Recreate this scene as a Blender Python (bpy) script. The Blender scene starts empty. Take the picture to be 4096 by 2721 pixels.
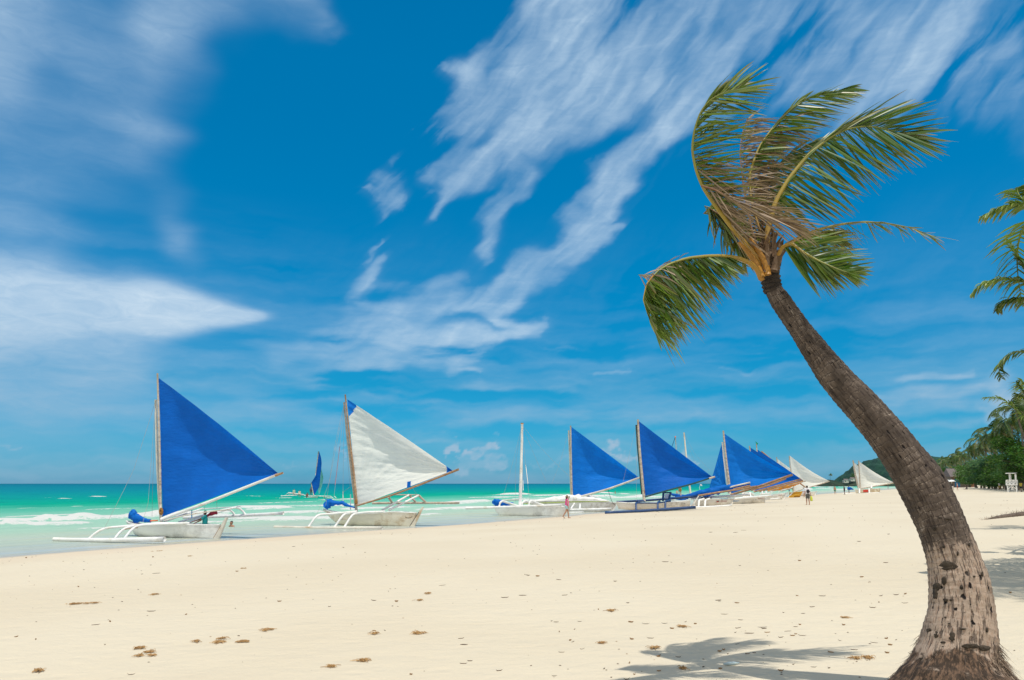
import bpy, bmesh, math, random
from math import sin, cos, tan, atan, atan2, asin, pi, radians, sqrt, exp, log10
from mathutils import Vector as V, noise as MN
random.seed(7)
scene = bpy.context.scene
COL = scene.collection
F = 3072.0; HC = 2.6; PITCH = radians(10.59)
CAM = V((0, 0, HC))
FWD = V((0, cos(PITCH), sin(PITCH))); UPV = V((0, -sin(PITCH), cos(PITCH))); RT = V((1, 0, 0))

def ray(px, py):                       # direction through a photo pixel (4096 x 2721)
    return RT*((px-2048)/F) + FWD + UPV*((1360.5-py)/F)
def W(px, py, Y):                      # the point of that ray at depth Y
    d = ray(px, py); return CAM + d*(Y/d.y)
def zc(p): return (p-CAM).dot(FWD)     # distance along the optical axis
def mpp(p): return zc(p)/F             # metres per photo pixel there
# ---------------------------------------------------------------- shoreline and ground
_wl = []
for q in [(0, 2225), (480, 2190), (1000, 2152), (1650, 2112), (2000, 2086), (2700, 2025), (3300, 1975)]:
    d = ray(*q); t = -HC/d.z; p = CAM + d*t; _wl.append((p.y, p.x))
_wl.sort()
_wl = [(-60, _wl[0][1]-0.55*(_wl[0][0]+60))] + _wl
_wl.append((700, _wl[-1][1]+0.60*(700-_wl[-1][0]))); _wl.append((40000, _wl[-1][1]+0.6*39300))
def _X(y):
    if y <= _wl[0][0]: return _wl[0][1]
    for a, b in zip(_wl, _wl[1:]):
        if y <= b[0]: return a[1]+(b[1]-a[1])*(y-a[0])/(b[0]-a[0])
    return _wl[-1][1]
def XS(y):                             # smoothed shoreline
    w = 3+abs(y)*0.06
    return (_X(y-w)+_X(y-w/2)+_X(y)+_X(y+w/2)+_X(y+w))/5
def SD(x, y): return (x-XS(y))*0.86    # metres inland (negative: out at sea)
def GZ(x, y):
    s = SD(x, y)
    if s < 0: return max(-2.5, 0.05*s)
    z = 1.3*math.tanh(s*0.0365)
    z += 0.02*MN.noise(V((x*.35, y*.35, 0)))*min(1, s/5)
    return z
def G(px, py, zoff=0):                 # the ground (or water) point seen at a photo pixel
    d = ray(px, py); z = 0.5
    for _ in range(30):
        if d.z > -1e-4: break
        t = (z-HC)/d.z; p = CAM+d*t; z = z*0.4+max(0, GZ(p.x, p.y))*0.6
    p.z = z+zoff; return p
def SEA(px, py):
    d = ray(px, py); return CAM+d*(-HC/d.z)
# ---------------------------------------------------------------- objects
ORG = {}
def tag(o, label=None, cat=None, group=None, kind=None):
    if label: o['label'] = label
    if cat: o['category'] = cat
    if group: o['group'] = group
    if kind: o['kind'] = kind
    return o
def thing(name, label, cat, loc, group=None):
    o = bpy.data.objects.new(name, None); COL.objects.link(o); o.empty_display_size = 0.2
    o.location = loc; ORG[o.name] = V(loc)
    return tag(o, label, cat, group)
class MB:
    def __init__(s): s.v = []; s.f = []; s.mi = []; s.at = {}
    def quadgrid(s, rows, closed=False, m=0):
        base = len(s.v); n = len(rows[0])
        for r in rows: s.v.extend(r)
        for i in range(len(rows)-1):
            for j in range(n if closed else n-1):
                k = (j+1) % n
                s.f.append((base+i*n+j, base+i*n+k, base+(i+1)*n+k, base+(i+1)*n+j)); s.mi.append(m)
        return base
    def poly(s, pts, m=0):
        b = len(s.v); s.v.extend(pts); s.f.append(tuple(range(b, b+len(pts)))); s.mi.append(m)
    def tube(s, pts, r, n=8, m=0, cap=True):
        pts = [V(p) for p in pts]; k = len(pts)
        rr = r if isinstance(r, (list, tuple)) else [r]*k
        up = V((0.13, 0.21, 0.97)); rows = []
        for i, p in enumerate(pts):
            t = (pts[min(i+1, k-1)]-pts[max(i-1, 0)])
            t = t.normalized() if t.length > 1e-9 else V((0, 0, 1))
            if abs(t.dot(up)) > 0.95: up = V((1, 0.1, 0))
            a = t.cross(up).normalized(); b = a.cross(t)
            rows.append([p+(a*cos(2*pi*j/n)+b*sin(2*pi*j/n))*rr[i] for j in range(n)])
        base = s.quadgrid(rows, True, m)
        if cap:
            s.f.append(tuple(base+j for j in range(n))); s.mi.append(m)
            s.f.append(tuple(base+(k-1)*n+j for j in reversed(range(n)))); s.mi.append(m)
        return base
    def box(s, c, sx, sy, sz, ax=None, m=0):
        c = V(c); X, Y, Z = ax if ax else (V((1, 0, 0)), V((0, 1, 0)), V((0, 0, 1)))
        b = len(s.v)
        for dz in (-1, 1):
            for dx, dy in ((-1, -1), (1, -1), (1, 1), (-1, 1)):
                s.v.append(c+X*dx*sx/2+Y*dy*sy/2+Z*dz*sz/2)
        for q in ((0, 3, 2, 1), (4, 5, 6, 7), (0, 1, 5, 4), (1, 2, 6, 5), (2, 3, 7, 6), (3, 0, 4, 7)):
            s.f.append(tuple(b+i for i in q)); s.mi.append(m)
    def beam(s, p, q, w, h, m=0, up=V((0, 0, 1))):
        p, q = V(p), V(q); d = (q-p); L = d.length; d.normalize()
        a = d.cross(up).normalized(); b = a.cross(d)
        s.box((p+q)/2, L, w, h, (d, a, b), m)
    def ball(s, c, r, seg=12, rings=8, ax=(1, 1, 1), m=0, nz=0, fr=3):
        c = V(c); rows = []
        for i in range(rings+1):
            th = pi*i/rings; row = []
            for j in range(seg):
                ph = 2*pi*j/seg
                d = V((sin(th)*cos(ph), sin(th)*sin(ph), cos(th)))
                k = 1+(nz*MN.noise(d*fr+c) if nz else 0)
                row.append(c+V((d.x*ax[0], d.y*ax[1], d.z*ax[2]))*r*k)
            rows.append(row)
        s.quadgrid(rows, True, m)
    def build(s, name, mat, parent=None, smooth=True, origin=None, bevel=0):
        me = bpy.data.meshes.new(name)
        if parent is not None: org = ORG[parent.name]
        elif origin is not None: org = V(origin)
        else: org = V((0, 0, 0))
        me.from_pydata([tuple(V(p)-org) for p in s.v], [], s.f); me.update()
        mats = mat if isinstance(mat, (list, tuple)) else [mat]
        for m in mats: me.materials.append(m)
        me.polygons.foreach_set('material_index', s.mi)
        me.polygons.foreach_set('use_smooth', [smooth]*len(me.polygons))
        for k, vals in s.at.items():
            if isinstance(vals[0], (float, int)):
                a = me.attributes.new(k, 'FLOAT', 'POINT'); a.data.foreach_set('value', vals)
            else:
                a = me.attributes.new(k, 'FLOAT_VECTOR', 'POINT'); a.data.foreach_set('vector', [c for q in vals for c in q])
        o = bpy.data.objects.new(name, me); COL.objects.link(o)
        if parent is not None: o.parent = parent; ORG[o.name] = org
        else: o.location = org; ORG[o.name] = org
        if bevel:
            b = o.modifiers.new('b', 'BEVEL'); b.width = bevel; b.segments = 2; b.limit_method = 'ANGLE'
        return o
def copy_tree(o, parent=None):
    c = o.copy(); COL.objects.link(c); c.parent = parent
    for ch in [k for k in o.children]: copy_tree(ch, c)
    return c
# ---------------------------------------------------------------- materials
class NT:
    def __init__(s, tree): s.t = tree; s.n = tree.nodes; s.l = tree.links
    def new(s, ty, props=None, **inp):
        n = s.n.new(ty)
        for k, v in (props or {}).items(): setattr(n, k, v)
        for k, v in inp.items():
            key = int(k[1:]) if k[0] == 'i' and k[1:].isdigit() else k.replace('_', ' ')
            s.put(n.inputs[key], v)
        return n
    def put(s, sock, v):
        if hasattr(v, 'is_linked') or isinstance(v, bpy.types.NodeSocket): s.l.new(v, sock)
        elif isinstance(v, bpy.types.Node): s.l.new(v.outputs[0], sock)
        else:
            try: sock.default_value = v
            except Exception: sock.default_value = (*v, 1) if len(v) == 3 else v
    def math(s, op, a, b=0.0, c=0.0, clamp=False):
        n = s.new('ShaderNodeMath', {'operation': op, 'use_clamp': clamp}, i0=a, i1=b, i2=c); return n.outputs[0]
    def vm(s, op, a, b=(0, 0, 0)):
        n = s.new('ShaderNodeVectorMath', {'operation': op}, i0=a, i1=b)
        return n.outputs['Value'] if op in ('DOT_PRODUCT', 'LENGTH') else n.outputs[0]
    def noise(s, vec, scale, detail=3, rough=.55, dist=0, col=False):
        n = s.new('ShaderNodeTexNoise', None, Vector=vec, Scale=scale, Detail=detail, Roughness=rough, Distortion=dist)
        return n.outputs['Color' if col else 'Fac']
    def sstep(s, x, a, b, lo=0.0, hi=1.0, kind='SMOOTHSTEP'):
        n = s.new('ShaderNodeMapRange', {'interpolation_type': kind}, i0=x, i1=a, i2=b, i3=lo, i4=hi); return n.outputs[0]
    def mix(s, fac, a, b, mode='MIX'):
        n = s.new('ShaderNodeMix', {'data_type': 'RGBA', 'blend_type': mode})
        s.put(n.inputs[0], fac); s.put(n.inputs[6], a); s.put(n.inputs[7], b); return n.outputs[2]
    def ramp(s, fac, stops, interp='LINEAR'):
        n = s.new('ShaderNodeValToRGB'); s.put(n.inputs[0], fac); cr = n.color_ramp; cr.interpolation = interp
        while len(cr.elements) < len(stops): cr.elements.new(0.5)
        for e, (p, c) in zip(cr.elements, stops):
            e.position = p; e.color = (*c, 1)
        return n.outputs[0]
    def scale(s, vec, sc): return s.vm('MULTIPLY', vec, sc)
    def attr(s, name): return s.new('ShaderNodeAttribute', {'attribute_name': name})
def newmat(name):
    m = bpy.data.materials.new(name); m.use_nodes = True; nt = NT(m.node_tree); nt.n.clear()
    out = nt.new('ShaderNodeOutputMaterial'); return m, nt, out
def obj_co(nt): return nt.new('ShaderNodeTexCoord').outputs['Object']
def mat(name, c, rough=.6, var=.25, scale=3.0, bump=.0, bscale=None, c2=None, trans=0, metal=0, stretch=(1, 1, 1), spec=.4):
    m, nt, out = newmat(name)
    co = nt.scale(obj_co(nt), stretch)
    n = nt.noise(co, scale, 5, .6)
    dark = tuple(x*(1-var) for x in c)
    col = nt.mix(nt.sstep(n, .3, .7), dark, c)
    if c2: col = nt.mix(nt.sstep(nt.noise(co, scale*.6, 6, .7), .52, .68), col, c2)
    p = nt.new('ShaderNodeBsdfPrincipled', None, Base_Color=col, Roughness=rough, Metallic=metal)
    p.inputs['Specular IOR Level'].default_value = spec
    if bump:
        b = nt.new('ShaderNodeBump', None, Height=nt.noise(co, bscale or scale*8, 4), Strength=bump, Distance=.02); nt.l.new(b.outputs[0], p.inputs['Normal'])
    sh = p.outputs[0]
    if trans:
        t = nt.new('ShaderNodeBsdfTranslucent', None, Color=col)
        sh = nt.new('ShaderNodeMixShader', None, i0=trans, i1=sh, i2=t.outputs[0]).outputs[0]
    nt.l.new(sh, out.inputs[0]); return m
# tuning constants
SKYT = [(0.0, (.16, .62, 1.25)), (.05, (.10, .64, 1.08)), (.12, (.03, .66, 1.0)), (.25, (.0, .77, 1.12)), (.5, (.0, .93, 1.30)), (1.0, (.0, .96, 1.36))]
SEAR = [(0.0, (.50, .49, .42)), (.12, (.46, .50, .44)), (.26, (.42, .52, .42)), (.35, (.30, .52, .41)), (.425, (.11, .43, .32)), (.462, (.0, .33, .22)), (.52, (.0, .26, .25)), (.60, (.0, .20, .26)), (.75, (.0, .15, .23)), (1.0, (.0, .11, .19))]
# ================================================================ camera, sun, sky
cam = bpy.data.cameras.new('Camera'); co_ = bpy.data.objects.new('Camera', cam); COL.objects.link(co_)
co_.location = CAM; co_.rotation_euler = (radians(90)+PITCH, 0, 0)
cam.lens = 27; cam.sensor_width = 36; cam.clip_end = 60000; cam.clip_start = .1
scene.camera = co_
SUNV = V((0.13, -0.25, 0.96)).normalized()
sl = bpy.data.lights.new('Sun', 'SUN'); so = bpy.data.objects.new('Sun', sl); COL.objects.link(so)
sl.energy = 3.4; sl.angle = radians(.53); sl.color = (1, .95, .87)
so.rotation_euler = SUNV.to_track_quat('Z', 'Y').to_euler()
scene.view_settings.view_transform = 'Standard'; scene.view_settings.look = 'None'
scene.view_settings.exposure = 0; scene.view_settings.gamma = 1
wd = bpy.data.worlds.new('World'); scene.world = wd; wd.use_nodes = True
wn = NT(wd.node_tree); wn.n.clear()
STR = .1
def skytex(nt):
    sky = nt.new('ShaderNodeTexSky'); sky.sky_type = 'NISHITA'; sky.sun_disc = False
    sky.sun_elevation = asin(SUNV.z); sky.sun_rotation = atan2(SUNV.x, SUNV.y); sky.air_density = 1.0; sky.dust_density = .4; sky.ozone_density = 1.5
    return sky
def bluesky(nt, D):                    # clear-sky colour for a direction, graded like the photograph
    el = nt.math('MULTIPLY', nt.math('ARCSINE', nt.new('ShaderNodeSeparateXYZ', None, i0=D).outputs[2]), 180/pi)
    tint = nt.ramp(nt.math('DIVIDE', el, 60.0, clamp=True), SKYT)
    sk = skytex(nt); nt.l.new(D, sk.inputs['Vector'])
    return nt.mix(1.0, sk.outputs[0], tint, 'MULTIPLY'), el
D = wn.vm('NORMALIZE', wn.new('ShaderNodeTexCoord').outputs['Generated'])
base, el = bluesky(wn, D)
nb = wn.noise(wn.scale(D, (1, 1, 1.6)), 2.2, 5, .6, .3)   # unseen broken cloud overhead and behind, added as fill light, brightest low down
bg = wn.new('ShaderNodeBackground', None, Color=wn.mix(wn.sstep(nb, .30, .58, 0, .9), base, wn.mix(wn.sstep(el, 50, 15), (6.5, 6.2, 5.6), (14.0, 13.4, 12.2))), Strength=STR)
wo = wn.new('ShaderNodeOutputWorld'); wn.l.new(bg.outputs[0], wo.inputs[0])
wd.cycles.sampling_method = 'MANUAL'; wd.cycles.sample_map_resolution = 256
# ---- the cloudy part of the sky above the sea, a curved backdrop 30 km out
import numpy as np
rng = np.random.RandomState(12); LAT = rng.rand(512, 512)
def vnoise(x, y, o=0):
    xi = np.floor(x).astype(int); yi = np.floor(y).astype(int); fx = x-xi; fy = y-yi
    fx = fx*fx*fx*(fx*(fx*6-15)+10); fy = fy*fy*fy*(fy*(fy*6-15)+10)
    L = lambda a, b: LAT[(a+o*37) % 512, (b+o*91) % 512]
    return (L(xi, yi)*(1-fx)+L(xi+1, yi)*fx)*(1-fy)+(L(xi, yi+1)*(1-fx)+L(xi+1, yi+1)*fx)*fy
def fbm(x, y, oct=5, o=0, g=.5):
    s = 0; a = 1; t = 0
    for k in range(oct):
        s = s+a*vnoise(x, y, o+k); t += a; a *= g; x, y = x*1.9*.94-y*1.9*.34, x*1.9*.34+y*1.9*.94
    return s/t
def ss_(x, a, b): t = np.clip((x-a)/(b-a), 0, 1); return t*t*(3-2*t)
def ae(px, py):                        # sky position (azimuth, elevation) seen at a photo pixel
    d = ray(px*1.7356, py*1.7356).normalized(); return (math.degrees(atan2(d.x, d.y)), math.degrees(asin(d.z)))
K = 1.7356/F*180/pi
# cirrus: start, end, radius at start, radius at end, weight
ST = [
 (-80, 20, 250, 130, 230, 170, .66), (200, 120, 330, 330, 110, 75, .6), (0, 330, 230, 370, 140, 100, .42), (420, 10, 700, 10, 90, 60, .3), (0, 480, 100, 620, 140, 90, .5), (330, 380, 420, 560, 60, 50, .22),
 (-150, 700, 420, 712, 150, 50, .95), (380, 715, 600, 723, 80, 15, .92), (100, 640, 330, 660, 60, 30, .3),
 (0, 800, 250, 780, 80, 50, .5), (0, 880, 300, 850, 100, 60, .5), (50, 950, 330, 960, 60, 30, .2), (0, 1000, 250, 1020, 40, 30, .15),
 (875, 480, 885, 440, 22, 34, .55), (850, 430, 880, 455, 8, 16, .45), (905, 455, 932, 385, 26, 45, .8), (940, 300, 985, 310, 14, 30, .6), (985, 400, 1040, 260, 34, 60, .85),
 (1030, 250, 1180, 140, 55, 90, .6), (1030, 130, 1110, 150, 16, 36, .5), (1180, 140, 1300, 20, 90, 150, .6), (1250, 40, 1500, -40, 140, 170, .5),
 (970, 485, 1080, 390, 14, 52, .65), (1080, 380, 1330, 220, 58, 85, .75), (1330, 230, 1640, 90, 90, 130, .7), (1600, 90, 1900, 30, 130, 150, .55), (1850, 120, 2200, 80, 110, 100, .5), (2150, 60, 2400, 40, 110, 120, .6), (1780, 190, 2050, 150, 60, 70, .35), (1450, 60, 2380, 90, 130, 170, .42), (2100, 150, 2360, 110, 50, 60, .3),
 (1110, 580, 1150, 460, 26, 36, .45), (1150, 460, 1220, 390, 36, 34, .42),
 (1020, 670, 1010, 690, 34, 34, .5), (1040, 705, 1180, 680, 26, 42, .7), (1180, 670, 1300, 590, 48, 52, .75), (1290, 590, 1420, 540, 44, 18, .5), (1290, 570, 1400, 420, 44, 46, .7), (1400, 420, 1520, 300, 46, 52, .6), (1520, 300, 1680, 190, 52, 60, .5),
 (862, 560, 846, 585, 8, 14, .35), (880, 590, 830, 660, 14, 26, .5), (835, 640, 870, 740, 24, 60, .5), (870, 750, 640, 800, 60, 30, .6), (860, 780, 1100, 800, 60, 30, .65), (700, 850, 900, 820, 50, 50, .35), (1090, 700, 1150, 740, 24, 22, .4), (1150, 745, 1250, 755, 22, 16, .45), (1250, 770, 1050, 830, 17, 26, .55), (900, 700, 1010, 700, 50, 24, .35),
 (1270, 805, 1440, 803, 12, 5, .3), (1370, 858, 1450, 850, 6, 5, .35), (1640, 862, 1735, 850, 5, 12, .35), (1720, 850, 1835, 828, 12, 6, .4), (1740, 815, 1800, 812, 10, 6, .25),
 (1030, 862, 1100, 868, 10, 6, .25), (2100, 885, 2240, 862, 14, 12, .28), (1980, 950, 2340, 905, 22, 30, .33), (560, 905, 900, 900, 20, 14, .25), (700, 960, 1300, 905, 40, 22, .25), (900, 1010, 1320, 960, 36, 30, .16), (1250, 1000, 1900, 990, 26, 20, .16), (2050, 985, 2360, 960, 26, 30, .22),
]
CU = [(1030, 1022, 1036, 1026, 18, 18, .62), (1085, 1040, 1130, 1030, 24, 22, .6), (1060, 1075, 1160, 1070, 26, 22, .35), (775, 1046, 796, 1056, 14, 12, .45), (1400, 1040, 1480, 1054, 18, 14, .5), (1570, 1048, 1610, 1056, 15, 12, .45), (2330, 935, 2420, 950, 60, 70, .5), (2050, 1050, 2070, 1058, 18, 16, .3), (655, 1058, 680, 1062, 10, 8, .25), (0, 1035, 40, 1040, 12, 10, .3), (1220, 1080, 1380, 1062, 16, 14, .25), (300, 1060, 520, 1075, 12, 12, .15)]
AZ, EL = np.meshgrid(np.arange(-80, 80.01, .125), np.concatenate([np.arange(-1, 46, .11), np.arange(46, 62, .5)]))
w1x = (fbm(AZ*.09, EL*.09, 3, 1)-.5)*3; w1y = (fbm(AZ*.09, EL*.09, 3, 9)-.5)*2.4
w2x = (fbm(AZ*.30, EL*.5, 6, 20, .55)-.5)*3.6; w2y = (fbm(AZ*.30, EL*.5, 6, 31, .55)-.5)*2.6
def paint(lst, X, Y, f=1.18):
    acc = np.zeros_like(X)
    for x1, y1, x2, y2, r1, r2, w in lst:
        A = ae(x1, y1); B = ae(x2, y2); bx = B[0]-A[0]; by = B[1]-A[1]
        h = np.clip(((X-A[0])*bx+(Y-A[1])*by)/(bx*bx+by*by+1e-9), 0, 1)
        d = np.hypot(X-A[0]-bx*h, Y-A[1]-by*h); r = (r1+(r2-r1)*h)*K*f*(1.35 if max(r1, r2) > 66 else 1.0)
        v = ss_(1-d/r, 0, 1)**(1.6 if max(r1, r2) > 66 else 1.0); acc = 1-(1-acc)*(1-np.clip(v*w*1.15, 0, .97))
    return acc
SW = [q for q in ST if q[0] < 420 and 600 < q[1] < 900 and q[6] > .8]; SC = [((q[0], q[1], q[2], q[3], q[4]*1.18, q[5]*1.18, q[6]*1.35) if 560 < q[1] < 870 and 600 < q[0] < 1330 else q) for q in ST if q not in SW]
m1 = paint(SC, AZ+w1x+w2x, EL+w1y+w2y); mS = paint(SW, AZ+w1x*.3+w2x*.30, EL+w1y*.25+w2y*.10, 1.12)
m3 = paint(CU, AZ+(fbm(AZ*.8, EL*1.0, 5, 50, .6)-.5)*3.2, EL+(fbm(AZ*.8, EL*1.0, 5, 60, .6)-.5)*2.4)
ca, sa = cos(radians(-44)), sin(radians(-44))     # fibres run up to the right
U = (AZ+w2x*.55)*ca-(EL+w2y*.55)*sa; Vv = (AZ+w2x*.55)*sa+(EL+w2y*.55)*ca
f1 = fbm(U*.12, Vv*.50, 7, 5, .62)*.7+fbm(U*.16, Vv*.2, 3, 25)*.3; f2 = fbm((AZ+w2x*.7)*.10, (EL+w2y*.5)*.8, 6, 15, .58)
lw = ss_(EL, 7, 20); lw = lw*ss_(AZ, -22, -8)+.0; fb = f1*lw+f2*(1-lw)
fbn = np.clip((fb-.5)/.13, -1.7, 1.7)
hz = ss_(AZ, -12, -20)                       # the soft veil at the left shows hardly any fibres
soft = np.clip((fbm(AZ*.16, EL*.20, 5, 66, .5)-.5)/.2, -1, 1)
th = m1*(1+(.66-.56*hz)*fbn+.38*hz*soft)-(.06-.045*hz)*(1-fbn*.7)
cd = np.clip(1-np.exp(-np.clip(th, 0, 4)*(1.45-.55*ss_(AZ, 3, 14)*ss_(EL, 24, 30))), 0, 1)*.74*(1-.06*hz)
def feather(a, di, dj, n, w):             # draw the wisps out along the wind
    out = np.zeros_like(a); t = 0
    for k in range(-n, n+1): g = exp(-(k/n*1.4)**2); out += g*np.roll(np.roll(a, k*di, 0), k*dj, 1); t += g
    return a*(1-w)+out/t*w
fine_ = np.clip((fbm(U*.35, Vv*1.9, 5, 88, .6)-.5)/.15, -1, 1)
cd = cd*(1+.16*fine_*(1-hz))*(.86+.22*soft)
cdA = feather(cd, 1, 1, 5, .5); cdB = feather(cd, 0, 1, 6, .5); cdC = feather(feather(cd, 1, 0, 5, 1), 0, 1, 8, 1)*1.06
cd = (cdA*lw+cdB*(1-lw))*(1-hz)+cdC*hz
sw = feather(ss_(mS, .03, .85), 0, 1, 9, .8)*(.80+.07*soft)
veil = ss_(EL, 21, 3)*np.clip(.12+.09*fbn+.16*ss_(AZ, -12, -26), 0, .42)
wide = 0.0
cu = ss_(m3, .14, .6)*(.55+.30*ss_(fbm(AZ*1.2, EL*1.6, 5, 42, .6), .35, .65))
cloud = 1-(1-cd)*(1-sw)*(1-veil)*(1-wide)*(1-cu)
RD = 30000.0
b = MB(); ca_, ce = np.cos(np.radians(EL)), np.sin(np.radians(EL)); X = RD*ca_*np.sin(np.radians(AZ)); Y = RD*ca_*np.cos(np.radians(AZ)); Z = RD*ce
me = bpy.data.meshes.new('sky'); nr, ncol = AZ.shape
vv = np.stack([X, Y, Z], -1).reshape(-1, 3); idx = np.arange(nr*ncol).reshape(nr, ncol)
fc = np.stack([idx[:-1, :-1], idx[1:, :-1], idx[1:, 1:], idx[:-1, 1:]], -1).reshape(-1, 4)
me.vertices.add(len(vv)); me.vertices.foreach_set('co', vv.ravel()); me.loops.add(fc.size); me.loops.foreach_set('vertex_index', fc.ravel())
me.polygons.add(len(fc)); me.polygons.foreach_set('loop_start', np.arange(0, fc.size, 4)); me.update(calc_edges=True)
for nm, arr in (('cloud', cloud), ('bright', np.maximum(sw, cd*.25)), ('low', ss_(EL, 13, 3))):
    at = me.attributes.new(nm, 'FLOAT', 'POINT'); at.data.foreach_set('value', arr.ravel().astype(np.float32))
m, nt, out = newmat('sky')
Dn = nt.vm('NORMALIZE', nt.new('ShaderNodeNewGeometry').outputs['Position'])
base, el = bluesky(nt, Dn)
cc = nt.mix(nt.attr('bright').outputs['Fac'], (5.1, 6.8, 8.4), (6.1, 7.5, 8.8))
cc = nt.mix(nt.attr('low').outputs['Fac'], cc, (3.7, 5.2, 6.7))
fine = nt.noise(nt.scale(Dn, (26, 26, 90)), 1.0, 6, .65, .8)
cl = nt.math('MULTIPLY', nt.attr('cloud').outputs['Fac'], nt.sstep(fine, .3, .7, .82, 1.12, 'LINEAR'), clamp=True)
em = nt.new('ShaderNodeEmission', None, Color=nt.mix(cl, base, cc), Strength=STR); nt.l.new(em.outputs[0], out.inputs[0])
m.cycles.emission_sampling = 'NONE'; me.materials.append(m); me.polygons.foreach_set('use_smooth', [True]*len(me.polygons))
o = bpy.data.objects.new('sky', me); COL.objects.link(o); tag(o, kind='structure')
# ================================================================ sand
def build_sand():
    ts = [-25]
    while ts[-1] < 3000: ts.append(ts[-1]+max(.22, min(400, abs(ts[-1])*.035 if ts[-1] > 6 else .5)))
    ss = [-45, -30, -20, -12, -8]
    while ss[-1] < 0: ss.append(ss[-1]+.8)
    while ss[-1] < 900: ss.append(ss[-1]+(.28 if ss[-1] < 40 else (ss[-1]-39)*.12))
    b = MB(); rows = []; sv = []
    for t in ts:
        row = []
        for s in ss:
            x = XS(t)+s/.86; row.append(V((x, t, GZ(x, t)+.006*MN.noise(V((x*2.1, t*2.1, 3)))))); sv.append(s)
        rows.append(row)
    b.quadgrid(rows); b.at['shore'] = [float(x) for x in sv]
    m, nt, out = newmat('sand')
    co = obj_co(nt)
    big = nt.noise(co, .12, 4, .5); mid = nt.noise(nt.scale(co, (1, 2.2, 1)), .9, 5, .6); fine = nt.noise(co, 90, 3, .6); gr = nt.noise(co, 12, 5, .7)
    col = nt.mix(nt.sstep(big, .35, .65), (.615, .53, .39), (.65, .57, .43))
    col = nt.mix(nt.sstep(mid, .55, .8, 0, .22), col, (.60, .49, .34))
    col = nt.mix(nt.sstep(gr, .60, .78, 0, .25), col, (.57, .48, .34))
    col = nt.mix(nt.sstep(fine, .62, .75, 0, .35), col, (.48, .40, .28))
    sh = nt.attr('shore').outputs['Fac']
    edge = nt.math('ADD', sh, nt.math('MULTIPLY', nt.math('SUBTRACT', nt.noise(nt.scale(co, (1, .35, 1)), .35, 4), .5), 3.5))
    wet = nt.sstep(edge, 1.9, .2)
    dmp = nt.sstep(edge, 7.5, 1.5, 0, .45)
    col = nt.mix(dmp, col, (.60, .47, .34))
    col = nt.mix(wet, col, (.42, .39, .32))
    p = nt.new('ShaderNodeBsdfPrincipled', None, Base_Color=col, Roughness=nt.math('SUBTRACT', .95, nt.math('MULTIPLY', wet, .62)))
    p.inputs['Specular IOR Level'].default_value = .25
    hh = nt.math('ADD', nt.math('MULTIPLY', nt.noise(co, 5.5, 4, .6), 1.0), nt.math('ADD', nt.math('MULTIPLY', nt.noise(nt.scale(co, (1, 1.5, 1)), 1.7, 3), 2.2), nt.math('MULTIPLY', nt.noise(co, 45, 3, .7), .18)))
    foot = nt.new('ShaderNodeTexVoronoi', {'feature': 'SMOOTH_F1'}, Vector=nt.scale(co, (1, 1.3, 1)), Scale=1.9, Smoothness=.6)
    hh = nt.math('ADD', hh, nt.math('MULTIPLY', nt.sstep(foot.outputs[0], .05, .28), .35))
    bm = nt.new('ShaderNodeBump', None, Height=nt.math('MULTIPLY', hh, nt.math('SUBTRACT', 1.0, wet)), Strength=.42, Distance=.045)
    nt.l.new(bm.outputs[0], p.inputs['Normal']); nt.l.new(p.outputs[0], out.inputs[0])
    o = b.build('sand', m); tag(o, kind='structure')
build_sand()
# ================================================================ sea
FOAM = []   # photo-traced breakers laid on the water plane: a, b, half width (m), height
def fz(x1, y1, x2, y2, w, h=.3, k=1.0): FOAM.append((SEA(x1, y1), SEA(x2, y2), w*1.35, h*2.0, k))
for q in [(0, 2085, 180, 2080, 1.1, .4), (180, 2080, 330, 2074, 1.4, .4), (330, 2076, 520, 2068, 1.1, .4), (520, 2066, 700, 2058, 1.0, .3), (720, 2056, 900, 2050, .9, .25), (0, 2103, 55, 2100, .9, .2), (110, 2102, 330, 2095, .9, .2), (300, 2112, 560, 2104, .4, .1, .6), (600, 2055, 760, 2062, 1.2, .2),
 (960, 2032, 1145, 2029, 1.7, .3), (930, 2078, 1200, 2070, .9, .15), (640, 2058, 900, 2056, 1.3, .2), (760, 2088, 1000, 2084, .5, .1, .6),
 (1030, 2037, 1145, 2033, 1.6, .3), (1125, 2055, 1265, 2051, 1.2, .25), (1050, 2080, 1320, 2071, 1.0, .2), (1330, 2022, 1440, 2018, 1.6, .25),
 (1770, 2016, 1940, 2007, 1.5, .3), (1770, 2036, 1920, 2030, 1.3, .2), (1430, 2036, 1600, 2030, 1.7, .25), (1660, 2062, 1740, 2056, .7, .12, .7), (1700, 2040, 1740, 2038, 1, .2),
 (1988, 1992, 2025, 1989, 1.6, .35), (2022, 1982, 2072, 1978, 2.6, .5), (2110, 1986, 2150, 1986, 1.6, .3), (2163, 1984, 2255, 1984, 3.0, .5), (2250, 1992, 2260, 1992, 2, .4), (2340, 1990, 2433, 1987, 2.2, .4), (2085, 2002, 2170, 2000, 1.6, .25), (2060, 1997, 2110, 1996, 1.2, .2),
 (2465, 1992, 2560, 1988, 2.0, .4), (2540, 1986, 2625, 1990, 2.0, .35), (2400, 1972, 2440, 1974, 1.6, .3), (2470, 1976, 2500, 1978, 1.2, .2),
 (3215, 1943, 3300, 1941, 2.4, .3), (3270, 1955, 3330, 1953, 2, .3), (3330, 1961, 3400, 1957, 1.6, .3), (3260, 1947, 3290, 1950, 2.5, .3), (3350, 1949, 3420, 1947, 2.5, .3), (3300, 1949, 3330, 1948, 2.5, .3), (3370, 1953, 3410, 1952, 2, .3)]:
    fz(*q)
rf = random.Random(3)
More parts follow.
